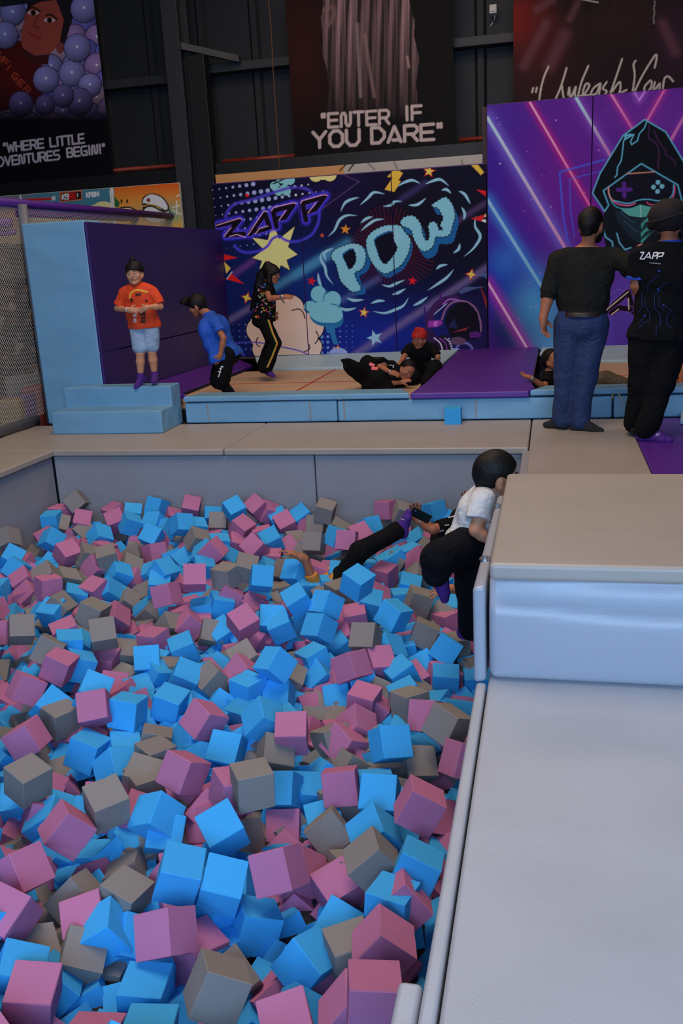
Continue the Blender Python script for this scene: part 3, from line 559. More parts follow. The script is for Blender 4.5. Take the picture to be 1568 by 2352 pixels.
for P_, w_ in ((((1300, 255), (1285, 300), (1245, 345), (1232, 395), (1190, 425), (1180, 405), (1205, 350), (1150, 352), (1130, 400), (1122, 470), (1112, 545), (1085, 590), (1080, 650), (1065, 665)), 2.6), (((1140, 385), (1190, 355), (1180, 350), (1140, 360)), 4), (((980, 1060), (1000, 1110), (1045, 1140), (1050, 1175)), 3.2), (((1080, 1080), (1100, 1150), (1140, 1200), (1185, 1185)), 3)): a.line(z7(*P_), w_, (84, 160, 184))
for P_ in (((1320, 285), (1312, 380), (1345, 395), (1375, 420), (1392, 480), (1385, 600)), ((1350, 320), (1400, 420), (1440, 470), (1440, 500), (1500, 540), (1515, 580))): a.line(z7(*P_), 3, (58, 28, 66))
for g in (((1000, 1660), (1165, 1512), (1200, 1660)), ((1040, 1668), (1100, 1628), (1180, 1640)), ((1300, 1520), (1230, 1530), (1225, 1650), (1300, 1668))):
    a.line(z7(*g), 15, (110, 60, 150), .9); a.line(z7(*g), 12, (16, 9, 20))
for g in (((990, 1655), (1165, 1510)), ((1040, 1680), (1092, 1640)), ((1166, 1560), (1168, 1640)), ((1228, 1515), (1215, 1540), (1215, 1640), (1228, 1660))): a.line(z7(*g), 2.2, (214, 186, 170))
sm = pY(1358.5, 350, 11.94)[0]; cut = [0, int(np.searchsorted(a.xs, sm)), a.nx - 1]
for k, lab in enumerate(('tall purple mural panel with diagonal neon beams', 'tall purple mural panel with the hooded gamer in goggles')):
    x0, x1 = a.xs[cut[k]], a.xs[cut[k + 1]]
    p = tag(box('padded_wall_panel', x0 + .002, x1 - .002, 11.942, 12.04, .225, 3.17, mat('panel_purple_edge', (70, 34, 110), .5), bev=.01), lab, 'wall panel', 'purple mural panels')
    a.put('printed_artwork', p, cut[k] + 1, cut[k + 1])

# ---- hanging banners
def banner(name, art, x0, x1, z0, z1, lab):
    p = tag(box(name, x0, x1, art.Y + .004, art.Y + .03, z0, z1, M_BLACK, bev=.004), lab, 'banner', 'banners on the back wall'); art.put('printed_artwork', p); return p
z2 = T(480, 0, 2.529)
a = Art(12.9, -3.455, -1.258, 2.79, 4.95, .0085, GAIN); a.C[:] = lin((14, 12, 13))
a.blob((690, 120), 70, (46, 18, 14), .8, 190); a.blob((720, 330), 60, (12, 10, 12), .9)
ro = z2((655, -60), (665, 20), (650, 110), (662, 200), (660, 310), (690, 420), (695, 520), (688, 660), (760, 700), (1140, 700), (1212, 640), (1200, 480), (1218, 340), (1190, 220), (1190, 120), (1165, 20), (1150, -60))
i = a.sel(ro, 2); m0 = a.C.copy(); a.poly(ro, (92, 74, 78)); x, y = a.px[i], a.py[i]
f = .50 + .34 * np.sin(x * .21 + 1.6 * np.sin(y * .011) + .8) + .22 * np.sin(x * .47 + y * .012) + .12 * np.sin(x * .9 - y * .02)
f = np.clip(f * (.75 + .5 * np.exp(-((x - 790) / 26) ** 2) + .5 * np.exp(-((x - 935) / 20) ** 2)), .06, 1.5) * np.clip((275 - y) / 230, .0, 1) ** .8
bg = lin((14, 12, 13)); msk = np.abs(a.C[i] - m0[i]).sum(1) > 1e-4; a.C[i[msk]] = bg + (lin((124, 98, 100)) - bg) * f[msk, None]
a.line(smooth(z2((672, 60), (715, 40), (722, 90), (690, 150))), 5, (110, 84, 78), .6, 3); a.line(smooth(z2((860, 140), (865, 300), (880, 560))), 2, (140, 120, 120), .5, 3); a.line(smooth(z2((905, 200), (935, 420), (960, 560))), 2, (130, 104, 100), .5, 3); a.line(smooth(z2((1150, 330), (1160, 390))), 2, (160, 130, 120), .6, 2)
tc_ = (168, 152, 148); sl = np.array([1., -.062])
a.text('"ENTER', z2((655, 742))[0], sl * 21.5, (-.6, -31), 6.6, tc_, .36); a.text('IF', z2((1140, 698))[0], sl * 21.5, (-.6, -31), 6.6, tc_, .36)
a.text('YOU', z2((605, 858))[0], sl * 29, (-.6, -35), 7.6, tc_, .32); a.text('DARE"', z2((945, 832))[0], sl * 29, (-.6, -35), 7.6, tc_, .30)
banner('hanging_banner', a, -3.455, -1.258, 2.785, 4.955, 'black hanging banner reading ENTER IF YOU DARE under a grey robe')
z3 = T(1000, 0, 2.7606)
a = Art(12.9, -.492, 2.3, 2.3, 4.75, .0098, GAIN); a.C[:] = lin((30, 19, 20))
a.blob((1190, 50), 60, (120, 26, 18), .95, 60); a.blob((1230, 90), 70, (66, 20, 20), .7, 120); a.blob((1430, 40), 90, (44, 26, 20), .7, 60); a.blob((1330, 12), 60, (22, 12, 12), .8, 20); a.blob((1560, 100), 60, (48, 26, 40), .8, 90); a.blob((1190, 180), 40, (44, 20, 26), .6, 40)
for p, q, w_ in (((720, 420), (820, 220), 26), ((560, 420), (700, 150), 20), ((850, 120), (900, 20), 14), ((1440, 150), (1520, 330), 22), ((640, 60), (740, 0), 16)): a.line([z3(p)[0], z3(q)[0]], w_ * .2, (96, 58, 66), .5, w_ * .5)
a.line(z3((1130, 0), (1130, 240)), 1, (54, 32, 26), .8); a.line(smooth(z3((900, -10), (990, 8), (1030, 15))), 2.5, (190, 180, 170), .7)
for k in range(16): a.circ(z3((1388 - .4 * k + 3 * math.sin(k), 8 + 9.5 * k))[0], 1.9, (110, 102, 98)); 
a.circ(z3((1378, 165))[0], 2.4, (14, 10, 10), 1, 5)
hw = (172, 160, 150)
for g in (((612, 585), (618, 558)), ((636, 583), (642, 556)), ((655, 650), (668, 560), (690, 480), (716, 422)), ((740, 670), (790, 560), (830, 432)), ((800, 540), (808, 600), (815, 640)), ((840, 600), (848, 555), (856, 620), (888, 550), (882, 600), (895, 620)), ((900, 620), (925, 520), (968, 418)), ((915, 610), (948, 590), (975, 540), (950, 535), (935, 600), (985, 600)), ((1040, 530), (1000, 560), (985, 600), (1020, 590), (1045, 530), (1035, 600)), ((1085, 520), (1060, 560), (1085, 580), (1060, 610), (1040, 605)), ((1105, 600), (1140, 500), (1182, 375)), ((1120, 580), (1165, 520), (1172, 560), (1165, 590), (1210, 570)), ((1268, 385), (1255, 410), (1262, 480), (1250, 575)), ((1262, 580), (1310, 480), (1390, 352), (1400, 372), (1388, 430)), ((1360, 510), (1325, 550), (1330, 590), (1365, 555), (1370, 515)), ((1390, 520), (1380, 580), (1420, 530), (1415, 580)), ((1440, 570), (1450, 500), (1475, 485), (1505, 515))):
    a.line(smooth(z3(*g)), 4.2, hw)
banner('hanging_banner', a, -.492, 2.3, 2.3, 4.755, 'dark red hanging banner with white handwriting Unleash Your')
z1 = T(0, 0, 2.9037)
a = Art(12.9, -8.1, -6.187, 2.80, 5.15, .008, GAIN); a.C[:] = lin((52, 46, 92))
rs = np.random.RandomState(8)
def ball(c, r, base, shade=1.):
    if not len(a.sel([(c[0] - r, c[1] - r), (c[0] + r, c[1] + r)], 2)): return
    i = a.sel([(c[0] - r, c[1] - r * 1.08), (c[0] + r, c[1] + r * 1.08)], 2); k = np.hypot((a.px[i] - c[0]) / r, (a.py[i] - c[1]) / (r * 1.06)); m = k < 1
    j = i[m]; sh = np.clip(1.15 - .5 * np.hypot((a.px[j] - c[0] + .25 * r) / r, (a.py[j] - c[1] + .35 * r) / r) ** 1.5, .2, 1.2)[:, None]
    a.C[j] = lin(base) * sh * shade; a.circ((c[0] - .02 * r, c[1] - .1 * r), r * .1, (220, 216, 236), .8 * shade, soft=2)
balls = []
for r in range(10):
    for k in range(7): balls.append(((-70 + 52 * k + 26 * (r % 2) + 12 * rs.rand(), -20 + 34 * r + 8 * rs.rand()), 24 + 5 * rs.rand(), ((112, 110, 160), (132, 104, 150), (92, 88, 156), (150, 120, 140))[rs.randint(4)]))
for c, r, b in balls: ball(c, r + 2, (54, 48, 88)); ball(c, r, b)
a.poly(z1((-80, 360), (60, 270), (150, 270), (200, 380), (290, 440), (310, 560), (240, 700), (-80, 760)), (72, 20, 20))
a.poly(z1((135, 250), (170, 90), (230, -40), (420, -40), (440, 120), (410, 290), (330, 360), (230, 370), (150, 320)), (138, 62, 50)); a.poly(z1((150, 320), (230, 370), (330, 360), (320, 430), (230, 430), (140, 350)), (60, 26, 26))
a.poly(z1((350, -60), (480, -60), (485, 120), (430, 300), (395, 300), (425, 130)), (30, 24, 28)); a.poly(z1((170, 90), (210, 40), (330, -20), (300, -60), (200, -60)), (30, 20, 24))
a.circ(z1((400, 320))[0], 9, (120, 56, 52), 1, 13)
for c in ((222, 85), (330, 135)): a.circ(z1(c)[0], 13, (190, 160, 156), .9, 5); a.circ(z1(c)[0], 6, (24, 14, 16), 1, 6)
for g in (((190, 60), (225, 50), (265, 75)), ((310, 100), (345, 100), (380, 130))): a.line(smooth(z1(*g)), 4.5, (44, 22, 22))
a.line(smooth(z1((258, 100), (235, 150), (225, 175), (258, 185))), 3, (96, 40, 36)); a.poly(smooth(z1((175, 208), (205, 212), (222, 222), (245, 232), (278, 264), (250, 268), (215, 255), (190, 235)), 5, True), (150, 52, 52)); a.line(smooth(z1((178, 210), (205, 226), (235, 244), (274, 262))), 2, (84, 24, 28))
for ch, p in zip('HFIGER', ((-22, 350), (8, 385), (42, 430), (75, 480), (112, 525), (155, 570))): a.text(ch, z1((p[0], p[1] + 30))[0], (9.5, 8.8), (8.5, -10), 3.2, (150, 56, 34))
for c, r in (((85, 85), 28), ((35, 235), 29), ((308, 530), 29), ((480, 490), 29), ((515, 320), 30), ((140, 695), 27), ((600, 570), 26), ((530, 680), 30), ((560, 60), 30), ((300, 700), 22), ((420, 640), 24)): ball(z1(c)[0], r + 1.5, (50, 44, 84)); ball(z1(c)[0], r, (118, 114, 164) if c[1] < 600 else (104, 92, 146))
fd = np.clip((a.py - 190 - .0 * a.px) / 85, 0, 1)[:, None] ** .8; a.C = a.C * (1 - fd) + lin((11, 10, 15)) * fd
tw = (158, 150, 158); s2 = np.array([1., -.12])
a.text('"WHERE', (9, 350), s2 * 12.6, (-1.6, -20), 4.2, tw, .33); a.text('LITTLE', (116, 337), s2 * 12.0, (-1.6, -20), 4.2, tw, .22)
a.text('ADVENTURES', (-19, 384), s2 * 12.0, (-1.6, -20), 4.2, tw, .33); a.text('BEGIN!"', (155, 361), s2 * 12.2, (-1.6, -20), 4.2, tw, .33)
banner('hanging_banner', a, -8.1, -6.187, 2.795, 5.155, 'hanging banner of a child among balls reading WHERE LITTLE ADVENTURES BEGIN')

# ---- arcade strips on the far left wall
a = Art(12.30, -8.6, -4.94, 1.2, 2.585, .009, GAIN); a.C[:] = lin((58, 110, 128)); z4 = T(0, 0, 2.9037)
a.C[(a.px < 46)] = lin((70, 110, 130)); a.blob((30, 500), 50, (150, 90, 50), .8)
i = np.nonzero(a.px > 262)[0]; t = np.clip((a.py[i] - 425) / 70, 0, 1)[:, None]; a.C[i] = lin((190, 84, 26)) * (1 - t) + lin((206, 150, 60)) * t
i = np.nonzero((a.px > 40) & (a.px < 256) & (a.py > 490))[0]; a.C[i] = lin((150, 148, 130))
a.circ(z4((690, 1390))[0], 24, (206, 186, 130), 1, 16); a.circ(z4((640, 1400))[0], 20, (206, 186, 130), 1, 12)
a.line(z4((175, 1335), (340, 1325)), 5.5, (170, 30, 26)); a.text('81', z4((348, 1334))[0], (4.2, -.3), (0, -7), 1.8, (206, 206, 200))
a.poly(z4((396, 1283), (545, 1270), (548, 1332), (400, 1348)), (196, 90, 40)); a.poly(z4((402, 1288), (540, 1276), (542, 1327), (405, 1342)), (26, 22, 24))
a.text('K9', z4((415, 1330))[0], (6, -.6), (0, -11), 2.6, (210, 204, 196)); a.text('66', z4((462, 1325))[0], (6, -.6), (0, -11), 2.6, (186, 26, 24)); a.text('1', z4((515, 1312))[0], (4, -.4), (0, -7), 1.8, (200, 196, 190))
a.text('KP814', z4((577, 1315))[0], (5.2, -.5), (0, -9.5), 2.6, (206, 206, 210))
a.blob((380, 490), 60, (66, 136, 110), .9, 26); a.poly(z4((762, 1310), (800, 1350), (790, 1385), (762, 1380)), (40, 90, 50)); 
for c in ((810, 1342), (848, 1342)): a.circ(z4(c)[0], 2.2, (40, 26, 16), 1, 5)
a.circ(z4((840, 1420))[0], 26, (26, 20, 20), 1, 15); a.circ(z4((840, 1424))[0], 23, (206, 190, 160), 1, 13)
a.circ(z4((1040, 1420))[0], 33, (20, 18, 20), 1, 22); a.circ(z4((1040, 1425))[0], 30, (214, 206, 196), 1, 20)
a.poly(smooth(z4((945, 1360), (955, 1315), (1010, 1290), (1080, 1310), (1125, 1370), (1110, 1415), (1040, 1380), (960, 1370)), 6, True), (20, 18, 20)); a.poly(smooth(z4((952, 1350), (965, 1318), (1010, 1297), (1075, 1318), (1115, 1372), (1105, 1400), (1040, 1368), (965, 1355)), 6, True), (222, 216, 206))
a.line(smooth(z4((955, 1385), (1010, 1375), (1065, 1400), (1100, 1420))), 4, (24, 22, 26)); a.line(smooth(z4((960, 1375), (1010, 1365), (1070, 1390))), 1.6, (206, 160, 50)); a.circ(z4((990, 1335))[0], 4.5, (60, 40, 34)); a.circ(z4((990, 1335))[0], 2.5, (170, 40, 30))
a.line(z4((1060, 1405), (1090, 1395)), 1.6, (24, 20, 20)); 
for g in (((1175, 1310), (1195, 1300)), ((1178, 1340), (1178, 1430)), ((1150, 1385), (1200, 1370)), ((1150, 1400), (1205, 1430))): a.line(z4(*g), 2.5, (210, 200, 180))
a.circ(z4((435, 1480))[0], 8, (180, 90, 50)); a.circ(z4((488, 1455))[0], 7, (180, 50, 40))
a.C[(np.abs(a.px - 256 - (a.py - 440) * .1) < 4.2) | (np.abs(a.px - 47 - (a.py - 455) * .13) < 2)] = lin((200, 190, 186))
cuts = [0, int(np.searchsorted(a.xs, pY(256, 460, 12.3)[0])), a.nx - 1]
for k, lab in enumerate(('blue arcade style wall print with score digits above the net rail', 'orange sunset wall print with a white captain cap')):
    p = tag(box('wall_print', a.xs[cuts[k]], a.xs[cuts[k + 1]] - .006, 12.304, 12.36, 1.19, 2.59, M_WHITE, bev=.003), lab, 'wall print', 'arcade wall prints'); a.put('printed_artwork', p, cuts[k], cuts[k + 1])

# ================================================================= FOAM CUBES
FS = .142
def foam_mesh(name, key, seed, chip):
    rs = random.Random(seed); bm = bmesh.new(); bmesh.ops.create_cube(bm, size=FS)
    if chip:
        for e in rs.sample(list(bm.edges), 2):                              # torn bites along the edges
            r = bmesh.ops.subdivide_edges(bm, edges=[e], cuts=5)
            vs = [v for v in r['geom_inner'] if isinstance(v, bmesh.types.BMVert)]
            if len(vs) >= 4:
                for v in vs[1:3]: v.co *= 1 - rs.uniform(.005, .02)
    bevel(bm, .0022, 1)
    for v in bm.verts: v.co += Vector((rs.uniform(-1, 1), rs.uniform(-1, 1), rs.uniform(-1, 1))) * .0012
    me = bpy.data.meshes.new(name); bm.to_mesh(me); bm.free(); me.materials.append(FOAMS[key]); return me
FM = {k: [foam_mesh('foam_cube_' + n, k, i, i % 2) for i in range(4)] for k, n in (('B', 'blue'), ('P', 'pink'), ('G', 'grey'))}
CUBES = """G -935 2037 -597 23 -253 -408 140
P -446 1955 -482 380 319 53 26
P -1529 2003 -687 55 63 -490 -50
P -1190 2252 -620 226 -326 292 83
B -1477 2358 -746 165 -231 -362 195
P -483 2291 -601 303 337 -112 180
B -983 2508 -778 242 319 -108 280
B -742 2319 -731 143 -107 -464 55
B -1230 2474 -569 322 367 106 -20
B -1091 2507 -623 278 406 84 -37
P -900 2569 -584 237 -330 267 118
B -379 2729 -1023 391 305 64 -2
P -457 2929 -528 303 305 -136 217
B -1215 2124 -753 4 -499 -31 12
P -735 2723 -766 260 387 110 142
P -1797 2714 -615 64 -196 -410 198
G -592 2686 -604 130 -257 -365 183
G -1113 2943 -502 308 -178 -311 -162
G -2138 3005 -610 274 -154 317 226
G -1707 2872 -595 308 -75 335 194
B -1186 2782 -602 118 -437 201 67
P -1829 2446 -610 13 435 -92 -229
P -1493 3150 -606 57 -89 -473 122
B -1525 2927 -675 172 -299 362 0
G -1472 2509 -727 195 228 246 -315
P -1748 2234 -609 69 -296 378 121
B -432 2644 -587 46 487 0 -102
P -361 3030 -913 222 421 153 -18
P -330 3342 -574 198 -394 157 -176
P -713 2003 -669 87 -416 255 61
B -672 3526 -624 317 -222 316 -7
B -1822 2882 -896 363 328 87 50
G -840 3031 -751 384 264 -55 171
G -423 3588 -548 85 -130 -466 93
P -834 3242 -673 326 192 198 -260
P -462 2867 -1409 20 426 -203 165
P -1567 2396 -748 111 -471 -124 -14
P -1074 3185 -865 136 -351 298 141
B -2090 3414 -704 222 187 262 -312
P -1583 3622 -624 107 -125 -457 119
P -1140 2356 -775 63 -144 -473 38
B -489 2487 -618 222 262 209 -297
P -2403 3420 -666 336 272 184 -171
P -932 3726 -762 118 -142 -453 104
B -621 2880 -634 176 -384 264 -41
B -1989 3656 -619 212 -256 287 239
B -641 3099 -611 178 -467 -7 3
G -598 2335 -689 7 482 132 19
B -1626 2073 -688 11 -476 -93 122
P -1128 3543 -616 11 52 -487 -101
B -1857 3851 -673 223 -196 276 292
P -357 3566 -1121 195 454 74 15
B -1436 3514 -708 122 -311 339 152
B -1295 3646 -616 162 -221 -406 99
P -2115 3571 -567 137 -378 250 162
B -383 3723 -991 78 -283 -385 -126
G -2383 3683 -701 282 -161 321 203
G -567 3581 -760 170 -258 -390 -44
P -528 2031 -619 171 -351 279 -141
P -462 2511 -620 73 448 23 -208
B -1394 4184 -588 174 -230 408 18
B -920 2801 -932 238 -339 258 110
P -2577 4050 -596 175 -207 294 299
B -1570 2151 -802 102 447 60 -191
B -1098 1906 -680 90 487 67 -14
P -1015 4323 -644 303 -276 276 76
B -1098 3250 -721 174 468 -15 26
B -374 4541 -823 341 363 39 24
P -2701 3907 -666 40 -218 243 -376
B -532 4456 -770 334 371 32 5
B -1091 4907 -384 281 -107 306 256
B -868 4825 -549 108 -114 -472 49
B -1916 3349 -743 265 -338 254 27
G -1193 3480 -695 178 -279 -375 -14
B -1314 4810 -644 196 -250 380 69
B -1537 4130 -715 299 -174 304 194
P -1761 4739 -592 116 -445 159 113
B -1892 2582 -944 393 282 111 -63
G -1776 4231 -727 249 372 21 221
G -965 2654 -1027 386 -299 -13 -107
G -2484 4390 -548 190 444 119 52
P -2223 2968 -897 23 481 46 -127
P -1943 2718 -874 51 -365 -203 270
G -661 4040 -701 23 187 462 -29
B -2029 2949 -770 123 -381 294 -56
P -892 2805 -786 50 -425 -126 225
G -973 4527 -572 163 -307 342 111
P -1224 3010 -580 1 -469 -167 52
P -902 3885 -754 214 -327 309 -42
G -388 2879 -1032 38 496 51 1
G -3069 4479 -583 184 437 158 12
B -2278 3581 -954 199 -318 309 118
B -1685 2992 -897 22 -452 -203 60
G -1594 2777 -855 84 418 38 -259
B -1496 2917 -750 206 443 101 -30
P -918 4149 -754 193 266 259 -273
B -1927 4210 -705 85 -473 -38 134
B -1321 5033 -582 214 -224 387 65
G -1210 3010 -801 61 393 -104 -285
G -702 4881 -682 310 -378 58 85
G -2613 4534 -488 210 192 273 -308
B -1583 4908 -681 269 405 17 113
B -1506 5041 -564 245 409 25 149
P -897 4455 -679 135 -457 -130 79
G -1729 3239 -746 298 -126 346 161
B -1386 4178 -769 148 -343 309 122
B -1091 4322 -839 168 466 4 64
G -2069 5329 -521 295 -200 276 215
G -1754 3271 -730 64 -489 -20 81
G -794 5322 -652 346 342 116 -19
B -549 4637 -664 266 -401 98 96
B -1259 4521 -812 216 -395 215 23
P -1240 4283 -897 63 -436 196 134
P -2431 5167 -602 262 -296 259 164
B -2094 4605 -724 87 -425 248 8
B -2151 4348 -774 107 -147 -461 69
B -762 4401 -718 101 -433 225 -38
B -1023 3358 -804 48 -464 -143 109
B -1298 4589 -744 44 -460 186 -46
P -1467 2431 -1061 380 -317 12 -70
P -2282 4610 -687 222 291 213 -266
P -2207 5132 -464 166 462 96 12
G -1757 3428 -725 2 445 228 -22
P -525 3739 -596 239 -425 59 -94
B -1838 5358 -541 155 462 108 -22
B -2227 4385 -700 169 459 102 24
P -604 5294 -777 347 -159 298 124
P -2510 4420 -740 255 -199 234 301
P -3299 5193 -581 298 -163 334 151
P -1260 1880 -703 129 478 64 -15
B -1673 5617 -587 197 -258 370 88
B -1529 4013 -807 373 -322 59 -65
P -3420 5687 -511 45 431 -123 217
P -773 5890 -618 144 -448 19 -168
P -1356 3053 -783 223 -430 29 -121
B -2205 3729 -566 100 -467 -45 140
P -1082 5712 -627 173 301 226 -280
B -2542 4185 -656 21 457 168 -112
B -2848 3916 -909 15 -469 -31 170
G -998 3764 -773 300 -347 59 -189
G -2686 4141 -551 265 -399 33 137
P -2199 4959 -720 280 358 -40 203
B -3126 4937 -661 57 -349 98 -340
P -597 6840 -520 168 -335 322 -76
G -1690 6189 -559 248 -434 10 -3
G -2448 4561 -757 78 -453 -158 120
B -1978 4942 -757 135 -441 181 69
G -1122 6806 -497 286 383 147 -12
P -1620 4291 -700 230 -393 206 -16
B -2564 5439 -545 91 200 263 -364
B -3294 6469 -515 115 -210 -432 78
B -2826 6420 -499 188 242 -27 394
G -1713 6666 -448 69 -5 -491 -62
P -1651 2439 -1180 285 -386 112 -83
B -1180 4069 -1022 414 -272 -17 -68
B -2460 3738 -671 105 -454 14 181
B -3018 5662 -655 198 411 -80 188
B -877 6840 -486 317 -333 81 -180
P -2748 5029 -720 78 -413 -133 237
G -3111 5695 -541 277 394 82 107
B -2647 4285 -581 17 -478 -138 48
G -2043 4921 -757 112 56 -449 -181
P -2373 5902 -543 311 323 166 -147
P -2069 6717 -566 329 19 287 243
P -1427 6131 -515 185 -288 294 215
G -520 4834 -741 1 -485 -122 -6
B -3884 6260 -596 69 -227 160 -410
B -1952 3496 -748 3 -479 -128 68
B -2084 5214 -684 11 -473 -137 87
P -3037 5337 -658 407 -279 64 -50
B -1809 3711 -829 47 -437 -23 237
P -2117 6078 -565 219 -417 155 61
P -1178 5200 -732 63 -491 -64 -29
G -1971 5441 -502 95 -478 -52 98
P -2966 6172 -653 317 -222 298 110
B -599 5898 -802 9 -484 -108 66
B -2460 6649 -434 184 -426 -186 -7
G -4090 5979 -501 134 -362 -211 239
G -3107 4983 -639 20 463 -9 -186
B -3423 6194 -540 90 -425 -176 175
B -3021 6270 -555 210 -445 54 72
P -1364 6281 -526 163 -434 -187 21
B -1112 5323 -678 215 347 -241 159
G -3320 4842 -941 265 372 193 63
P -2317 6393 -514 97 246 291 -309
B -748 6823 -579 134 -398 261 -72
G -2591 6146 -541 62 -445 -160 151
G -4084 6336 -765 61 -306 185 -344
B -1460 2402 -1067 108 -376 297 -93
G -1831 3583 -744 54 484 85 -72
G -1651 4427 -681 136 -431 208 48
B -2054 6292 -577 142 -421 220 68
B -1655 4944 -655 186 -455 -62 64
G -2638 6727 -573 41 50 -447 -215
B -2979 5400 -686 202 441 -50 113
B -1233 4979 -845 145 -422 224 -32
B -868 4602 -671 122 -423 -163 173
P -3664 5505 -774 204 -416 183 40
B -892 3163 -807 8 -489 -101 -33
B -585 5489 -757 96 -490 -24 -1
P -1956 6403 -676 160 -423 187 100
P -2329 6814 -460 101 -190 417 171
P -1257 6840 -476 287 -224 296 173
G -2320 4950 -740 270 -341 246 -10
P -2499 3211 -904 53 387 -86 -300
G -3960 6840 -436 250 -378 133 163
G -2619 5288 -796 270 362 176 -124
P -2908 6840 -471 80 35 -464 -163
B -2185 5163 -706 25 -494 -70 -29
G -765 6583 -712 31 -479 -116 80
B -4082 6623 -542 369 -336 -23 21
P -3200 5674 -615 282 -342 222 64
G -3198 4392 -845 102 -367 295 135
P -3759 5602 -705 152 -429 204 28
G -868 5785 -666 179 -335 320 -58
G -3313 5448 -632 42 -442 -187 133
B -580 3792 -828 61 478 -79 -108
G -2842 5413 -776 62 -445 -79 204
P -3438 6513 -505 168 -448 -144 -24
P -2115 4944 -880 322 345 104 129
B -3217 6840 -472 108 376 35 309
B -1528 5054 -899 225 -383 225 -44
B -3858 5702 -652 241 -421 113 44
P -1747 4853 -792 96 -273 396 98
B -3956 5797 -593 134 -450 -33 169
P -2730 4408 -568 46 -468 -165 -40
P -885 4173 -809 331 310 -129 168
B -2693 6105 -693 138 -448 145 93
G -3380 5319 -557 168 -411 227 35
P -880 5995 -615 235 -276 342 -32
B -3144 5245 -676 18 -472 -127 101
B -905 5639 -682 68 -489 -17 77
B -1565 2453 -1146 205 -410 142 -140
P -3822 6659 -550 198 444 115 -27
B -3869 5445 -724 4 -363 -41 341
G -2445 3533 -887 79 426 23 -249
P -1924 5309 -735 36 -476 46 141
P -3371 4696 -914 33 -356 349 -9
B -1389 5696 -625 77 -491 -36 34
G -3279 5723 -546 31 -453 -157 139
P -2048 5284 -651 295 323 -101 221
G -1842 5824 -817 30 -397 302 -14
B -1356 6632 -565 230 -396 -170 108
G -1324 5388 -641 24 -459 -197 -2
P -1553 5718 -631 6 481 81 -110
B -2568 5364 -610 106 -478 -79 62
B -3665 5268 -863 143 -395 271 12
G -1796 6691 -570 183 -308 303 174
B -3117 6547 -527 158 -308 343 114
B -1137 4203 -972 157 -388 256 -97
P -2230 6840 -516 62 -451 -148 144
B -1575 5572 -691 38 -486 -102 39
B -2415 5794 -639 64 -479 -114 61
B -1959 6840 -546 160 -428 200 35
B -703 4182 -731 59 -411 270 -68
P -2352 3731 -841 410 -278 -40 -57
G -3781 6605 -635 37 -414 175 -216
B -1057 6092 -642 323 345 -31 161
G -3030 5862 -669 84 -451 -99 172
P -2659 5072 -885 133 -423 230 -22
B -1520 6247 -531 252 -383 167 -109
G -640 5357 -770 204 -431 151 5
B -969 6564 -653 176 -368 288 -26
P -3005 4099 -855 17 -467 -54 168
G -1414 6181 -699 7 -494 -79 7
P -3214 4500 -617 210 -296 282 197
P -2331 6287 -618 70 -468 -104 124
G -3480 6651 -675 359 298 -125 128
B -923 5495 -720 2 494 77 5
P -2872 4064 -916 108 -466 131 66
G -2761 5539 -763 180 -347 310 26
B -3370 6687 -498 89 -480 -89 63
B -708 3343 -735 92 487 63 11
P -2966 5751 -742 70 -392 -79 292
P -3690 5499 -794 329 353 56 119
G -4040 6668 -592 197 439 133 -37
P -866 6487 -657 1 484 79 -98
B -2667 4327 -941 183 -367 286 -11
G -893 6339 -660 70 -471 47 144
G -3157 6240 -713 227 -371 239 63
B -2348 6085 -666 103 -441 -92 191
P -1930 2613 -937 113 412 32 -258
G -1861 5960 -707 181 -426 153 -110
P -2335 3705 -1078 433 -214 43 123
P -4090 6781 -528 277 -216 273 228
P -2018 6152 -687 37 -495 -55 29
G -2095 4447 -793 8 459 191 -56
B -3037 6519 -583 115 -390 -63 284
P -3620 6840 -530 84 -469 147 -30
G -1604 6583 -582 51 -470 -34 159
B -2662 5331 -797 129 -405 253 -73
P -1665 6490 -702 353 299 -81 172
G -3203 5005 -786 427 -251 68 -11
P -1108 5538 -724 83 -458 -73 167
G -1726 6230 -733 38 -481 -112 68
B -1216 5778 -624 16 482 125 -43
B -2729 6840 -564 125 -473 -82 61
B -2433 6183 -588 34 -482 -122 37
B -2761 6538 -565 62 -465 -147 91
B -2479 5995 -597 187 -312 341 -31
P -1227 5066 -822 148 -388 278 -16
G -2644 5234 -878 92 -443 212 -9
P -2212 3655 -807 50 486 67 -81
P -1878 6759 -616 270 -385 51 -162
P -1106 2576 -1380 117 457 55 -156
P -1282 6525 -802 125 -426 212 -87
B -1895 3110 -1018 60 458 -192 6
B -2003 6006 -723 30 -461 -123 147
B -1427 5559 -671 12 491 88 -33
B -2868 5859 -725 136 -325 355 2
P -2323 5123 -749 21 476 150 -8
B -971 6195 -642 2 -472 -159 -48
P -3081 6840 -580 57 -467 -118 122
P -1124 4468 -853 249 -324 268 -106
B -2138 6794 -556 81 -471 -132 -67
B -3308 5060 -762 197 -357 289 -20
P -3016 6376 -662 25 -397 -78 293
G -1049 6098 -673 70 -408 -256 113
P -4007 6371 -616 324 328 61 184
P -3338 6065 -621 22 -369 -327 79
B -1117 6096 -671 9 -480 -100 -97
P -2157 6401 -582 0 -489 -96 -34
B -2431 3799 -1147 431 -250 21 -34
P -2175 5061 -759 9 -490 -95 31
G -3245 5655 -689 200 -430 151 45
P -835 3477 -1066 72 -367 293 -157
P -1917 5389 -751 35 489 65 -70
P -3202 5968 -680 44 -377 -196 261
G -1429 5460 -696 95 -408 268 -52
P -2329 5903 -700 16 483 113 -61"""
rows = []
for l in CUBES.split('\n'):
    t = l.split(); v = [int(q) for q in t[1:]]
    rows.append((t[0], Vector((v[0] / 1000, v[1] / 1000, v[2] / 1000)), (v[3], v[4], v[5], v[6])))
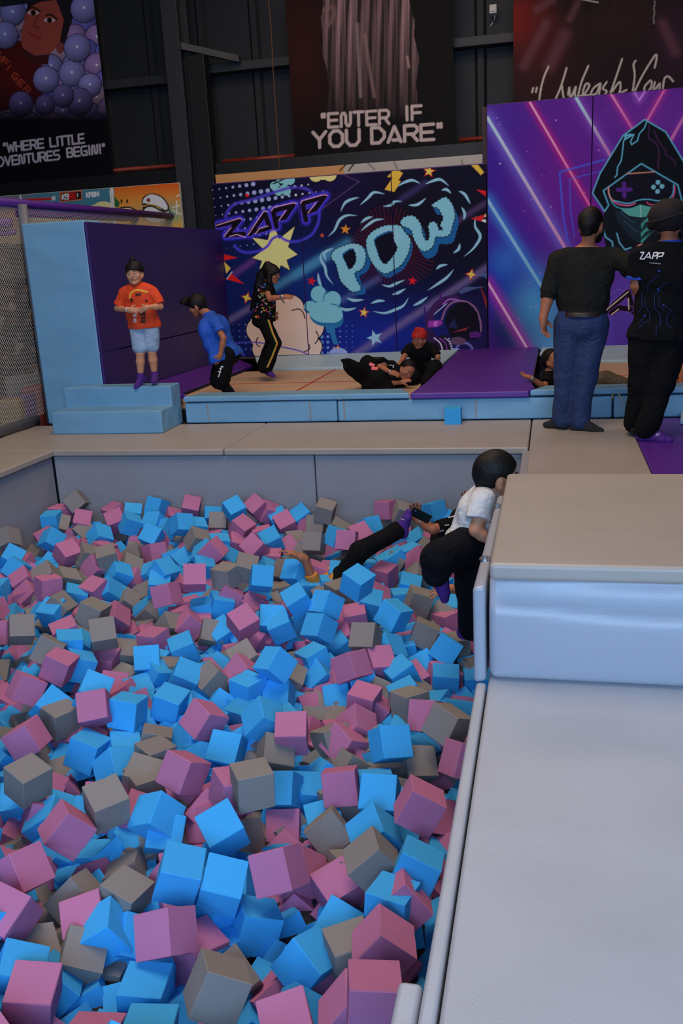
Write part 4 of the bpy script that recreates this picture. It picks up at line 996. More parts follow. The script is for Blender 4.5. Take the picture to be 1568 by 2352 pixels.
NAMED = 300
CN = {'B': 'blue', 'P': 'pink', 'G': 'grey'}
BANDS = [(1205, 'by the far wall'), (1262, 'near the far wall'), (1330, 'in the far third'), (1420, 'beyond mid-pit'), (1530, 'in mid-pit'), (1680, 'before mid-pit'), (1860, 'in the nearer third'), (2080, 'in the near pit'), (9999, 'at photo bottom')]
COLS = [(150, 'far left'), (330, 'left'), (540, 'centre left'), (760, 'centre right'), (9999, 'right side')]
made = []; groups = {}
for i, (k, p, q) in enumerate(rows[:NAMED]):
    o = bpy.data.objects.new('foam_cube', FM[k][i % 4]); COL.objects.link(o)
    o.location = p; o.rotation_mode = 'QUATERNION'; o.rotation_quaternion = q; o.rotation_quaternion.normalize()
    px, py = proj_many(np.array([p])); px, py = float(px[0]), float(py[0])
    m = o.rotation_quaternion.to_matrix(); t = sorted(abs(m[2][j]) for j in range(3))
    pose = 'flat' if t[2] > .94 else ('edge-up' if t[0] < .22 else ('corner-up' if t[0] > .42 else 'tilted'))
    bd = next(n for lim, n in BANDS if py < lim); cl = next(n for lim, n in COLS if px < lim)
    made.append(o); groups.setdefault((k, bd, cl), []).append((px, pose, o))
ORD = ['first', 'second', 'third', 'fourth', 'fifth', 'sixth', 'seventh', 'eighth', 'ninth', 'tenth', 'eleventh', 'twelfth']
for (k, bd, cl), lst in groups.items():
    lst.sort(key=lambda e: e[0])
    for n, (px, pose, o) in enumerate(lst):
        if len(lst) == 1: s = '%s %s foam cube, only %s one %s, %s' % (pose, CN[k], CN[k], bd, cl)
        else: s = '%s %s foam cube %s, %s, %s %s' % (pose, CN[k], bd, cl, ORD[min(n, 11)], CN[k])
        tag(o, s, 'foam cube', 'foam cubes in the pit')
# everything that only peeps out between and below them
rs = random.Random(12); bm = bmesh.new()
def add_cube(p, rot, mi):
    g = bmesh.ops.create_cube(bm, size=FS, matrix=Matrix.Translation(p) @ rot.to_4x4())
    for f in {f for v in g['verts'] for f in v.link_faces}: f.material_index = mi
from mathutils import Quaternion
for k, p, q in rows[NAMED:]:
    qq = Quaternion(q); qq.normalize(); add_cube(p, qq.to_matrix(), 'BPG'.index(k))
def surf(y): return -.595 + .10 * min(max((y - 5.2) / 1.6, 0), 1.15)
def rrot(): return Quaternion((rs.gauss(0, 1), rs.gauss(0, 1), rs.gauss(0, 1), rs.gauss(0, 1))).normalized().to_matrix()
AC = np.array([tuple(p) for k, p, q in rows]); AX, AY = proj_many(AC); AD = np.linalg.norm(AC - CAMP, axis=1)
def filler(x, y, z):
    for k in range(5):
        p = np.array([[x, y, z]]); fx, fy = proj_many(p); d = float(np.linalg.norm(p[0] - CAMP)); r = FPX * FS / d
        near = np.hypot(AX - fx[0], AY - fy[0]) < r * .95
        if not (near & (AD > d - .05)).any(): break
        z -= .05
    if z > -1.0: add_cube((x, y, z), rrot(), rs.choices((0, 1, 2), (.45, .32, .23))[0])
y = .45
while y < 6.82:
    x = -4.06
    while x < -.33:
        jx, jy = x + rs.uniform(-.03, .03), min(y + rs.uniform(-.03, .03), 6.80)
        filler(jx, jy, surf(y) - .20 + rs.uniform(-.03, .03))
        pp = proj_many(np.array([[jx, jy, surf(y)]]))
        if pp[0][0] < -45 or pp[1][0] > 2440: add_cube((jx, jy, surf(y) + rs.uniform(-.05, .03)), rrot(), rs.choices((0, 1, 2), (.45, .32, .23))[0])
        add_cube((x + .07, min(y + .07, 6.78), surf(y) - .31), rrot(), rs.choices((0, 1, 2), (.45, .32, .23))[0])
        add_cube((x, min(y, 6.78), surf(y) - .38), rrot(), rs.choices((0, 1, 2), (.45, .32, .23))[0])
        x += .14
    y += .14
tag(from_bm('foam_cubes', bm, [FOAMS['B'], FOAMS['P'], FOAMS['G']], origin=(-2.2, 3.6, -1.3)), 'rest of the blue, pink and grey foam cubes filling the pit beneath', 'foam cubes', 'foam cubes in the pit', 'stuff')
structure(box('floor_pit_fill', -4.2, -.25, .3, 6.96, -1.3, -.86, M_DARK, bev=0))
# the stray cube on the mat
o = bpy.data.objects.new('foam_cube', FM['B'][0]); COL.objects.link(o); o.location = (-.835, 8.02, .069); o.rotation_euler = (0, 0, .02)
tag(o, 'single bright blue foam cube standing on the taupe mat against the blue pad', 'foam cube')

# ================================================================= PEOPLE (bodies grown as one smooth surface from a distance field)
def V3(*a): return np.array(a, float)
def nrm(v): v = np.asarray(v, float); return v / (np.linalg.norm(v) + 1e-9)
class Field:
    def __init__(s): s.p = []; s.cuts = []; s.subs = []
    def rc(s, a, b, ra, rb, k=.015, cap=None): s.p.append(('c', np.array(a, float), np.array(b, float), ra, rb, k, cap)); return s
    def chain(s, pts, rr, k=.015):
        for i in range(len(pts) - 1): s.rc(pts[i], pts[i + 1], rr[i], rr[i + 1], k)
    def el(s, c, ax, r, k=.015, cap=None): s.p.append(('e', np.array(c, float), np.array(ax, float), np.array(r, float), 0, k, cap)); return s
    def cut(s, p, n, bev=0): s.cuts.append((np.array(p, float), nrm(n)))
    def sub(s, c, ax, r, k=.01): s.subs.append((np.array(c, float), np.array(ax, float), np.array(r, float), k))
    def mesh(s, h, fold=0., fseed=0):
        lo = np.full(3, 1e9); hi = -lo
        for q in s.p:
            if q[0] == 'c': pts = [q[1] - q[3], q[1] + q[3], q[2] - q[4], q[2] + q[4]]
            else: m = q[3].max(); pts = [q[1] - m, q[1] + m]
            lo = np.minimum(lo, np.min(pts, 0)); hi = np.maximum(hi, np.max(pts, 0))
        lo -= 4 * h; hi += 4 * h; n = np.ceil((hi - lo) / h).astype(int) + 1
        F = np.full(n, .08, np.float32); ax = [lo[i] + h * np.arange(n[i]) for i in range(3)]
        for q in s.p:
            if q[0] == 'c': a = np.minimum(q[1] - q[3], q[2] - q[4]); b = np.maximum(q[1] + q[3], q[2] + q[4])
            else: a = q[1] - q[3].max(); b = q[1] + q[3].max()
            m = q[5] + 3 * h + .01; i0 = np.maximum(((a - m - lo) / h).astype(int), 0); i1 = np.minimum(((b + m - lo) / h).astype(int) + 2, n)
            if (i1 <= i0).any(): continue
            sl = tuple(slice(i0[i], i1[i]) for i in range(3)); X = ax[0][sl[0]][:, None, None]; Y = ax[1][sl[1]][None, :, None]; Z = ax[2][sl[2]][None, None, :]
            if q[0] == 'c':
                A, B = q[1], q[2]; d = B - A; L2 = d @ d + 1e-12
                t = np.clip(((X - A[0]) * d[0] + (Y - A[1]) * d[1] + (Z - A[2]) * d[2]) / L2, 0, 1)
                D = np.sqrt((X - A[0] - t * d[0]) ** 2 + (Y - A[1] - t * d[1]) ** 2 + (Z - A[2] - t * d[2]) ** 2) - (q[3] + (q[4] - q[3]) * t)
            else:
                E, R = q[2], q[3]; u = [((X - q[1][0]) * E[i][0] + (Y - q[1][1]) * E[i][1] + (Z - q[1][2]) * E[i][2]) for i in range(3)]
                k0 = np.sqrt(sum((u[i] / R[i]) ** 2 for i in range(3))); k1 = np.sqrt(sum((u[i] / R[i] ** 2) ** 2 for i in range(3))) + 1e-6
                D = k0 * (k0 - 1) / k1
            if q[6] is not None: D = np.maximum(D, (X - q[6][0][0]) * q[6][1][0] + (Y - q[6][0][1]) * q[6][1][1] + (Z - q[6][0][2]) * q[6][1][2])
            G = F[sl]; k = q[5]
            if k > 0:
                hh = np.clip(.5 + .5 * (G - D) / k, 0, 1); F[sl] = G * (1 - hh) + D * hh - k * hh * (1 - hh)
            else: F[sl] = np.minimum(G, D)
        X = ax[0][:, None, None]; Y = ax[1][None, :, None]; Z = ax[2][None, None, :]
        if fold > 0:
            r = np.random.RandomState(fseed)
            for _ in range(5):
                w_ = r.normal(size=3) * (24, 24, 20); F += (fold / 2.2 * np.sin(X * w_[0] + Y * w_[1] + Z * w_[2] + r.rand() * 6)).astype(np.float32)
        for c, E, R, k in s.subs:
            u = [((X - c[0]) * E[i][0] + (Y - c[1]) * E[i][1] + (Z - c[2]) * E[i][2]) for i in range(3)]
            k0 = np.sqrt(sum((u[i] / R[i]) ** 2 for i in range(3))); D = (k0 - 1) * R.min(); F = np.maximum(F, -D)
        for p, nn in s.cuts: F = np.maximum(F, (X - p[0]) * nn[0] + (Y - p[1]) * nn[1] + (Z - p[2]) * nn[2])
        return nets(F.astype(np.float32), lo, h)
def nets(F, lo, h):
    n = np.array(F.shape); ins = F < 0
    acc = np.zeros((*(n - 1), 3), np.float32); cnt = np.zeros(n - 1, np.int16)
    for a in range(3):
        b, c = (a + 1) % 3, (a + 2) % 3
        s0 = [slice(None)] * 3; s1 = [slice(None)] * 3; s0[a] = slice(0, -1); s1[a] = slice(1, None)
        f0, f1 = F[tuple(s0)], F[tuple(s1)]; ch = (f0 < 0) != (f1 < 0); idx = np.argwhere(ch)
        if not len(idx): continue
        t = f0[ch] / (f0[ch] - f1[ch]); pos = idx.astype(np.float32); pos[:, a] += t
        for db in (0, -1):
            for dc in (0, -1):
                cell = idx.copy(); cell[:, b] += db; cell[:, c] += dc
                ok = ((cell >= 0) & (cell < n - 1)).all(1); cc = cell[ok]
                np.add.at(acc, tuple(cc.T), pos[ok]); np.add.at(cnt, tuple(cc.T), 1)
    m = cnt > 0; vid = np.full(n - 1, -1, np.int64); vid[m] = np.arange(m.sum()); verts = acc[m] / cnt[m][:, None] * h + lo
    quads = []
    for a in range(3):
        b, c = (a + 1) % 3, (a + 2) % 3
        s0 = [slice(None)] * 3; s1 = [slice(None)] * 3; s0[a] = slice(0, -1); s1[a] = slice(1, None)
        f0, f1 = ins[tuple(s0)], ins[tuple(s1)]; idx = np.argwhere(f0 != f1)
        if not len(idx): continue
        ok = (idx[:, b] > 0) & (idx[:, c] > 0) & (idx[:, b] < n[b] - 1) & (idx[:, c] < n[c] - 1); idx = idx[ok]
        def cid(db, dc): q = idx.copy(); q[:, b] += db; q[:, c] += dc; return vid[tuple(q.T)]
        Q = np.stack([cid(-1, -1), cid(0, -1), cid(0, 0), cid(-1, 0)], 1); fl = ~f0[tuple(idx.T)]; Q[fl] = Q[fl][:, ::-1]; quads.append(Q)
    Q = np.concatenate(quads) if quads else np.zeros((0, 4), int)
    return verts, Q[(Q >= 0).all(1)]
def field_obj(name, fld, m, parent, h=.006, fold=0., fseed=0, relax=1):
    v, q = fld.mesh(h, fold, fseed)
    me = bpy.data.meshes.new(name); me.vertices.add(len(v)); me.vertices.foreach_set('co', v.astype(np.float32).ravel()); nf = len(q)
    me.loops.add(nf * 4); me.loops.foreach_set('vertex_index', q.astype(np.int32).ravel()); me.polygons.add(nf); me.polygons.foreach_set('loop_start', np.arange(0, nf * 4, 4, dtype=np.int32))
    me.update(calc_edges=True); me.validate()
    o = link(name, me, [m], parent, smooth=True)
    if relax: sm = o.modifiers.new('soft', 'SMOOTH'); sm.iterations = relax; sm.factor = .5
    return o
SKIN = mat('skin_tan', (196, 128, 92), .55, spec=.35, var=.05, vscale=9); SKIN2 = mat('skin_brown', (172, 106, 76), .55, spec=.35, var=.05, vscale=9); SKIN3 = mat('skin_fair', (206, 146, 112), .55, spec=.35, var=.05, vscale=9)
HAIR = mat('black_hair', (13, 10, 9), .6, .4, 60, spec=.3); EYEW = mat('eye_white', (205, 200, 196), .3); EYED = mat('eye_dark', (18, 12, 10), .2); LIP = mat('lip', (158, 88, 74), .5); BROW = mat('eyebrow', (22, 15, 12), .8)
C_BLK = mat('black_cloth', (9, 9, 11), .9, .2, 60, spec=.2, cloth=.55); C_NAVY = mat('navy_cloth', (9, 10, 18), .9, .2, 60, spec=.2, cloth=.55); SOCK = mat('purple_sock', (78, 32, 128), .8, .25, 200); SOCKB = mat('charcoal_sock', (30, 30, 33), .85, .25, 200); WPRINT = mat('white_print', (222, 220, 218), .7)
class Person:
    """joints are points in the room; r = body's right-hand side, f = where it faces"""
    def __init__(s, loc, label, skin, face=None):
        s.root = root('person', tuple(loc), label, 'person'); s.B = Field(); s.skin = skin
    def head(s, c, f, u, hh, ear=True, hs=1.):
        f = nrm(f); u = nrm(u - np.dot(u, f) * f); r = np.cross(f, u); s.hc, s.hf, s.hu, s.hr, s.hh = np.array(c, float), f, u, r, hh; A = [r, f, u]; B = s.B; P = lambda x, y, z: s.hc + (r * x + f * y + u * z) * hh
        s.P = P
        B.el(P(0, -.04, .10), A, V3(.345, .43, .40) * hh, 0); B.rc(P(0, .10, -.12), P(0, .22, -.36), .25 * hh, .13 * hh, .10 * hh)
        for q in (-1, 1):
            B.el(P(q * .17, .23, -.12), A, V3(.13, .12, .14) * hh, .10 * hh); B.rc(P(q * .30, .0, -.15), P(q * .12, .22, -.36), .10 * hh, .09 * hh, .08 * hh)
            if ear:
                B.el(P(q * .36, -.04, -.04), [nrm(r + .35 * q * -f), nrm(f + .35 * q * r), u], V3(.035, .085, .125) * hh, .02 * hh)
            B.rc(P(q * .07, .365, .085), P(q * .2, .32, .09), .026 * hh, .022 * hh, .05 * hh)
        B.rc(P(0, .38, .03), P(0, .44, -.10), .026 * hh, .046 * hh, .04 * hh); B.el(P(.045, .41, -.115), A, V3(.026, .028, .024) * hh, .03 * hh); B.el(P(-.05, .41, -.11), A, V3(.026, .028, .024) * hh, .03 * hh)
        B.rc(P(-.09, .345, -.235), P(.09, .345, -.235), .04 * hh, .04 * hh, .04 * hh); B.el(P(0, .33, -.40), A, V3(.09, .07, .07) * hh, .05 * hh)
    def neck(s, n): s.B.rc(s.P(0, -.10, -.22), n, .20 * s.hh, .23 * s.hh, .05 * s.hh)
    def face(s):
        P, hh = s.P, s.hh
        for q in (-1, 1):
            fw = Field(); fw.el(P(q * .145, .345, .015), [s.hr, s.hf, s.hu], V3(.058, .035, .027) * hh, 0); e = field_obj('eye', fw, EYEW, s.root, .0035, relax=0)
            fi = Field(); fi.el(P(q * .145, .372, .012), [s.hr, s.hf, s.hu], V3(.030, .016, .028) * hh, 0); field_obj('iris', fi, EYED, e, .003, relax=0)
            fb = Field(); fb.chain([P(q * .05, .40, .105), P(q * .14, .39, .135), P(q * .24, .33, .10)], [.012 * hh, .015 * hh, .008 * hh], .004); field_obj('eyebrow', fb, BROW, s.root, .0035, relax=0)
        fl = Field(); fl.chain([P(-.11, .36, -.225), P(0, .392, -.235), P(.11, .36, -.225)], [.010 * hh, .024 * hh, .010 * hh], .006); field_obj('lips', fl, LIP, s.root, .0035, relax=0)
    def torso(s, shR, shL, hipR, hipL, f, w=1., depth=1., belly=1.):
        shR, shL, hipR, hipL = map(lambda a: np.array(a, float), (shR, shL, hipR, hipL)); s.shR, s.shL, s.hipR, s.hipL = shR, shL, hipR, hipL
        top = (shR + shL) / 2; bot = (hipR + hipL) / 2; s.top, s.bot = top, bot; up = nrm(top - bot); r = nrm(shR - shL); f = nrm(np.array(f, float) - np.dot(f, up) * up); r = nrm(r - np.dot(r, up) * up); s.tr, s.tf, s.tu = r, f, up
        L = np.linalg.norm(top - bot); sw = np.linalg.norm(shR - shL) / 2; hw = np.linalg.norm(hipR - hipL) / 2; s.tl, s.sw, s.hw = L, sw, hw; A = [r, f, up]
        rh = nrm(hipR - hipL); s.tp = [('el', top - up * .26 * L, A, V3(sw * .98 * w, sw * .62 * depth, L * .36), .03), ('el', top - up * .62 * L + f * .03 * L * belly, A, V3(sw * .86 * w, sw * .58 * depth * belly, L * .30), .04), ('el', bot - up * .02 * L - f * .02 * L, [rh, f, up], V3(hw * 1.72 * w, sw * .62 * depth, L * .24), .05), ('rc', shR - up * .03 * L - r * .02, shL - up * .03 * L + r * .02, sw * .30, sw * .30, .04), ('rc', top + up * .02, top - up * .2 * L, sw * .30, sw * .5, .05), ('rc', top + up * .09 * L, top * .4 + shR * .6 + up * .01 * L, sw * .30, sw * .26, .03), ('rc', top + up * .09 * L, top * .4 + shL * .6 + up * .01 * L, sw * .30, sw * .26, .03)]
        for t in s.tp: (s.B.el if t[0] == 'el' else s.B.rc)(*t[1:])
    def arm(s, sh, el, wr, r0, k=.02): s.B.chain([sh, el], [r0, r0 * .80], k); s.B.chain([el, el + (np.array(wr) - el) * .35, wr], [r0 * .80, r0 * .80, r0 * .55], .01)
    def leg(s, hip, kn, an, r0): s.B.chain([hip, kn], [r0, r0 * .66], .03); s.B.chain([kn, kn + (np.array(an) - kn) * .35, an], [r0 * .64, r0 * .66, r0 * .40], .012)
    def foot(s, an, d, up, L, fld=None, grow=0.):
        d = nrm(d); up = nrm(np.array(up) - np.dot(up, d) * d); F = fld or s.B; g = grow; an = np.array(an, float)
        heel = an - up * .20 * L - d * .13 * L; ball = an + d * .48 * L - up * .26 * L; toe = an + d * .68 * L - up * .28 * L
        F.rc(heel, ball, .145 * L + g, .125 * L + g, .02); F.rc(ball, toe, .125 * L + g, .095 * L + g, .015); F.rc(an, heel, .17 * L + g, .15 * L + g, .02); F.rc(an, an + d * .35 * L - up * .18 * L, .16 * L + g, .13 * L + g, .02); r = np.cross(d, up)
        F.rc(ball + r * .08 * L, ball - r * .08 * L, .10 * L + g, .10 * L + g, .015)
    def hand(s, wr, d, n, L, side=1, curl=.3, spread=.12, thumb=.8):
        """d along the palm, n out of the back of the hand, side: which side (d x n) the thumb leaves"""
        B = s.B; wr = np.array(wr, float); d = nrm(d); n = nrm(np.array(n) - np.dot(n, d) * d); t = np.cross(d, n) * side; A = [t, d, n]
        B.rc(wr, wr + d * .2 * L, .145 * L, .15 * L, .02); B.el(wr + d * .28 * L, A, V3(.225, .30, .11) * L, .02)
        for i, (fl, fr) in enumerate(((.40, .052), (.45, .055), (.42, .052), (.33, .046))):
            b = wr + d * (.49 - .02 * abs(i - 1)) * L + t * (.155 - .105 * i) * L; a = (1.2 - i) * spread; d1 = nrm(d + t * a - n * curl * .35); d2 = nrm(d + t * a * .8 - n * curl * 1.2); d3 = nrm(d * .8 + t * a * .6 - n * curl * 2.0)
            p1 = b + d1 * fl * .45 * L; p2 = p1 + d2 * fl * .30 * L; p3 = p2 + d3 * fl * .25 * L; B.chain([b - d * .1 * L, b, p1, p2, p3], [fr * L * 1.1, fr * L * 1.1, fr * L, fr * .92 * L, fr * .8 * L], .004)
        b = wr + d * .12 * L + t * .14 * L; d1 = nrm(d * .6 + t * thumb - n * .35); p1 = b + d1 * .24 * L; p2 = p1 + nrm(d + t * thumb * .45 - n * .5) * .22 * L; B.chain([b, p1, p2], [.085 * L, .066 * L, .052 * L], .008)
    def done(s, h=.006): s.body = field_obj('body', s.B, s.skin, s.root, h, relax=1); return s.body
    # ---- clothes
    def shirt(s, m, grow, sleeves, hem, neck_cut=.02, h=.006, fold=.0035, seed=0, name='shirt', wide=0.):
        F = Field()
        for t in s.tp:
            if t[0] == 'el': F.el(t[1], t[2], t[3] + grow + wide * (.4 if t is s.tp[0] else (1.7 if t is s.tp[2] else 1.)), t[4])
            else: F.rc(t[1], t[2], t[3] + grow, t[4] + grow, t[5])
        hc = (s.bot + s.tu * hem * s.tl, -s.tu); nc = (s.top + s.tu * (neck_cut + .055), s.tu); F.p = [(*q[:6], hc) for q in F.p]; F.cut(*nc)
        for (a, b, ra, rb) in sleeves:
            a = np.array(a, float); b = np.array(b, float); d = nrm(b - a); F.rc(a + d * ra * .25 - s.tu * .01, b + d * .08, ra * .97, rb * 1.02, .026, (b, d))
        return field_obj(name, F, m, s.root, h, fold, seed)
    def trousers(s, m, legs, grow, waist=.22, h=.006, fold=.003, seed=3, name='trousers', cuff=True):
        wc = (s.bot + s.tu * waist * s.tl, s.tu); F = Field(); t = s.tp[2]; F.el(t[1], t[2], t[3] + grow, .03, wc); t = s.tp[1]; F.el(t[1] - s.tu * .1 * s.tl, t[2], (t[3] + grow) * V3(.97, .97, .9), .04, wc)
        for pts, rr in legs:
            F.chain(pts, rr, .03)
        o = field_obj(name, F, m, s.root, h, fold, seed)
        return o
    def trouser_legs(s, m, legs, h=.006, fold=.003, seed=5, parent=None, name='trouser_leg'):
        for pts, rr, cutp in legs:
            F = Field(); F.chain(pts, rr, .012); d = nrm(np.array(pts[-1]) - np.array(pts[-2])); F.cut(np.array(pts[-1]) if cutp is None else cutp, d); field_obj(name, F, m, parent or s.root, h, fold, seed)
    def socks(s, m, feet, L, h=.005):
        out = []
        for an, d, up, shin, top in feet:
            F = Field(); s.foot(an, d, up, L, F, .005); e = np.array(an) + nrm(np.array(shin) - an) * top; F.rc(an, e + nrm(np.array(shin) - an) * .05, .20 * L, .215 * L, .015); F.cut(e, nrm(np.array(shin) - an)); out.append(field_obj('sock', F, m, s.root, h))
        return out
    def hair(s, m, grow=.05, front=.17, back=-.30, name='hair', extra=None, h=.005, fold=.002, cap=False, capk=.48):
        P, hh = s.P, s.hh; F = Field(); F.el(P(0, -.06, .10), [s.hr, s.hf, s.hu], V3(.345 + grow, .42 + grow, .40 + grow) * hh, 0)
        F.cut(P(0, 0, back), -s.hu)
        F.cut(P(0, .38, .17), nrm(s.hf * capk - s.hu)) if cap else F.cut(P(0, front, .22), nrm(s.hf * .9 - s.hu * .55))
        if extra: extra(F)
        return field_obj(name, F, m, s.root, h, fold, 2)
def ribbons(name, strokes, target, width, m, parent, view=None, off=.004, step=.006):
    """lettering laid on a cloth surface: pixel strokes are cast onto it"""
    dg = bpy.context.evaluated_depsgraph_get() if False else None
    me = target.data; mw = ORG[target.name]; vs = [v.co + mw for v in me.vertices]; bv = BVHTree.FromPolygons(vs, [tuple(p.vertices) for p in me.polygons])
    bm = bmesh.new(); n = 0
    for st in strokes:
        P = [np.array(p, float) for p in st]; Q = [P[0]]
        for a, b in zip(P, P[1:]):
            k = max(1, int(np.linalg.norm(b - a) / 1.2)); Q += [a + (b - a) * i / k for i in range(1, k + 1)]
        last = None
        for i, q in enumerate(Q):
            t = Q[min(i + 1, len(Q) - 1)] - Q[max(i - 1, 0)]; nn = np.array([-t[1], t[0]]) / (np.linalg.norm(t) + 1e-6); pr = []
            for sg in (-.5, .5):
                px = q + nn * sg * width; d = Vector(ray(*px)).normalized(); hit = bv.ray_cast(Vector(CAMP), d)
                pr.append(hit[0] - d * off if hit[0] is not None else None)
            if None in pr: last = None; continue
            cur = [bm.verts.new(p) for p in pr]
            if last: bm.faces.new((last[0], cur[0], cur[1], last[1])); n += 1
            last = cur
    if not n: bm.free(); return None
    o = from_bm(name, bm, m, parent); sd = o.modifiers.new('thick', 'SOLIDIFY'); sd.thickness = .0015
    return o
J = lambda px, py, Y: pY(px, py, Y)
X_, Y_, Z_ = V3(1, 0, 0), V3(0, 1, 0), V3(0, 0, 1)
def band(name, c, axis, r, w_, m, parent):
    ax_ = nrm(axis); F = Field(); F.rc(c - ax_ * w_ / 2, c + ax_ * w_ / 2, r, r, 0); F.cut(c + ax_ * w_ / 2, ax_); F.cut(c - ax_ * w_ / 2, -ax_); return field_obj(name, F, m, parent, .004, relax=0)
# ---- 1 boy in the orange shirt
p = Person(pz(338, 882, .396), 'person, boy in orange printed tee and denim shorts standing on the blue steps', SKIN3)
p.head(J(309, 627, 8.02), V3(.10, -1, -.12), V3(-.03, -.1, 1), .205); p.torso(J(286, 669, 8.06), J(349, 665, 8.06), J(315, 748, 8.08), J(346, 746, 8.08), -Y_, 1.05, 1.0, 1.12); p.neck(p.top - Z_ * .01)
eR, wR, eL, wL = J(270, 708, 8.04), J(297, 712, 7.90), J(368, 704, 8.04), J(338, 706, 7.90)
p.arm(p.shR, eR, wR, .036); p.arm(p.shL, eL, wL, .036); p.hand(wR, V3(1, -.15, -.05), V3(-.1, -1, .2), .115, -1, .8); p.hand(wL, V3(-1, -.1, -.35), V3(.1, -1, .2), .115, 1, .5)
kR, aR, kL, aL = J(322, 812, 8.03), J(323, 866, 8.04), J(349, 808, 8.06), J(355, 862, 8.09)
p.leg(p.hipR, kR, aR, .062); p.leg(p.hipL, kL, aL, .062); dR, dL = V3(-.35, -.75, -.42), V3(.25, -.95, -.05); p.foot(aR, dR, Z_, .155); p.foot(aL, dL, Z_, .155)
p.done(.005); p.face()
OR = mat('orange_cotton', (226, 70, 24), .8, .2, 60, cloth=.55); DEN = mat('light_denim', (150, 176, 206), .8, .3, 120, .12, 9, cloth=.55)
sh = p.shirt(OR, .014, [(p.shR, p.shR + (eR - p.shR) * .85, .052, .058), (p.shL, p.shL + (eL - p.shL) * .85, .052, .058)], -.07, .02, .005, .004, 1, 'tee_shirt', .012)
p.trousers(DEN, [([p.hipR, p.hipR + (kR - p.hipR) * .78], [.078, .070]), ([p.hipL, p.hipL + (kL - p.hipL) * .78], [.078, .070])], .004, -.06, .005, .003, 3, 'denim_shorts')
p.socks(SOCK, [(aR, dR, Z_, kR, .045), (aL, dL, Z_, kL, .045)], .155)
def bun(F): F.rc(p.P(-.02, .0, .44), p.P(-.03, .04, .60), .17 * p.hh, .13 * p.hh, .06 * p.hh)
p.hair(HAIR, .075, .16, -.30, 'head_covering', bun, cap=True)
F = Field()
band('wristband', wR + (eR - wR) * .1, eR - wR, .026, .016, WPRINT, p.root)
FIRE = mat('flame_print', (240, 176, 60), .7); DK = mat('dark_print', (70, 18, 14), .7)
zt = lambda *q: [(230 + x / 6.918, 570 + y / 6.918) for x, y in q]
ribbons('flame_print', [smooth(zt((470, 800), (480, 740), (520, 690), (590, 665), (660, 675), (720, 690), (765, 700)))], sh, 4.2, FIRE, sh); ribbons('dark_print', [zt((600, 980), (600, 1010)), zt((650, 1010), (720, 1020)), zt((620, 1050), (720, 1060)), zt((650, 1110), (720, 1112)), zt((640, 1165), (720, 1165)), zt((490, 800), (510, 850)), zt((560, 740), (650, 735)), zt((720, 830), (750, 845))], sh, 5.5, DK, sh)
NJ = []
for ch, y in zip('NINJ', (1172, 1128, 1085, 1045)): NJ += glyphs(ch, zt((575, y))[0], (.0, -5.0), (-7.0, .4))
ribbons('white_lettering', NJ, sh, 1.6, WPRINT, sh)

# ---- 2 boy in blue bending forward
p = Person(pz(508, 905, .105), 'person, boy in blue tee and black shorts bending forward by the purple wall', SKIN2)
p.head(J(452, 702, 8.95), V3(-.86, -.12, -.42), V3(-.42, 0, .9), .215); p.torso(J(477, 733, 9.08), J(492, 737, 8.82), J(512, 818, 9.04), J(520, 818, 8.86), V3(-.9, 0, -.35), .95, 1.15); p.neck(J(476, 722, 8.95))
eL, wL = J(513, 777, 8.76), J(506, 814, 8.74); p.arm(p.shL, eL, wL, .038); p.hand(wL, V3(-.35, -.1, -.95), V3(.8, -.5, -.3), .135, 1, .5)
eR, wR = J(484, 775, 9.14), J(490, 808, 9.10); p.arm(p.shR, eR, wR, .038); p.hand(wR, V3(-.3, 0, -.95), V3(.8, .5, -.3), .135, -1, .5)
kR, kL = J(502, 876, 9.0), J(506, 878, 8.82); aR, aL = V3(kR[0] + .10, 9.06, .18), V3(kL[0] + .09, 8.86, .18)
p.leg(p.hipR, kR, aR, .07); p.leg(p.hipL, kL, aL, .07); p.foot(aR, V3(-1, 0, 0), Z_, .18); p.foot(aL, V3(-1, 0, 0), Z_, .18); p.done(.0055); p.face()
BL = mat('blue_cotton', (26, 84, 190), .8, .3, 50, .15, 12, cloth=.55)
p.shirt(BL, .015, [(p.shL, p.shL + (eL - p.shL) * .62, .056, .062), (p.shR, p.shR + (eR - p.shR) * .62, .056, .062)], -.10, .03, .0055, .005, 4, 'tee_shirt', .014)
so = p.trousers(C_BLK, [([p.hipR, p.hipR + (kR - p.hipR) * .95], [.088, .095]), ([p.hipL, p.hipL + (kL - p.hipL) * .95], [.088, .095])], .016, .22, .0055, .004, 6, 'shorts')
zt = lambda *q: [(400 + x / 8.4, 640 + y / 8.4) for x, y in q]
ribbons('white_script', [smooth(zt((945, 1710), (915, 1690), (895, 1750), (870, 1850), (850, 1900))), zt((870, 1735), (915, 1740)), zt((845, 1790), (905, 1805))], so, 2.2, WPRINT, so)
p.trouser_legs(C_BLK, [([kR + (aR - kR) * .2, aR], [.054, .045], None), ([kL + (aL - kL) * .2, aL], [.054, .045], None)], name='legging'); p.socks(SOCK, [(aR, V3(-1, 0, 0), Z_, kR, .03), (aL, V3(-1, 0, 0), Z_, kL, .03)], .18)
def bun2(F): F.rc(p.P(0, .28, .42), p.P(0, .50, .44), .18 * p.hh, .19 * p.hh, .08 * p.hh); F.rc(p.P(0, -.25, -.1), p.P(0, -.28, -.28), .22 * p.hh, .15 * p.hh, .1 * p.hh)
p.hair(HAIR, .06, .16, -.34, 'head_covering', bun2, cap=True, capk=1.05)

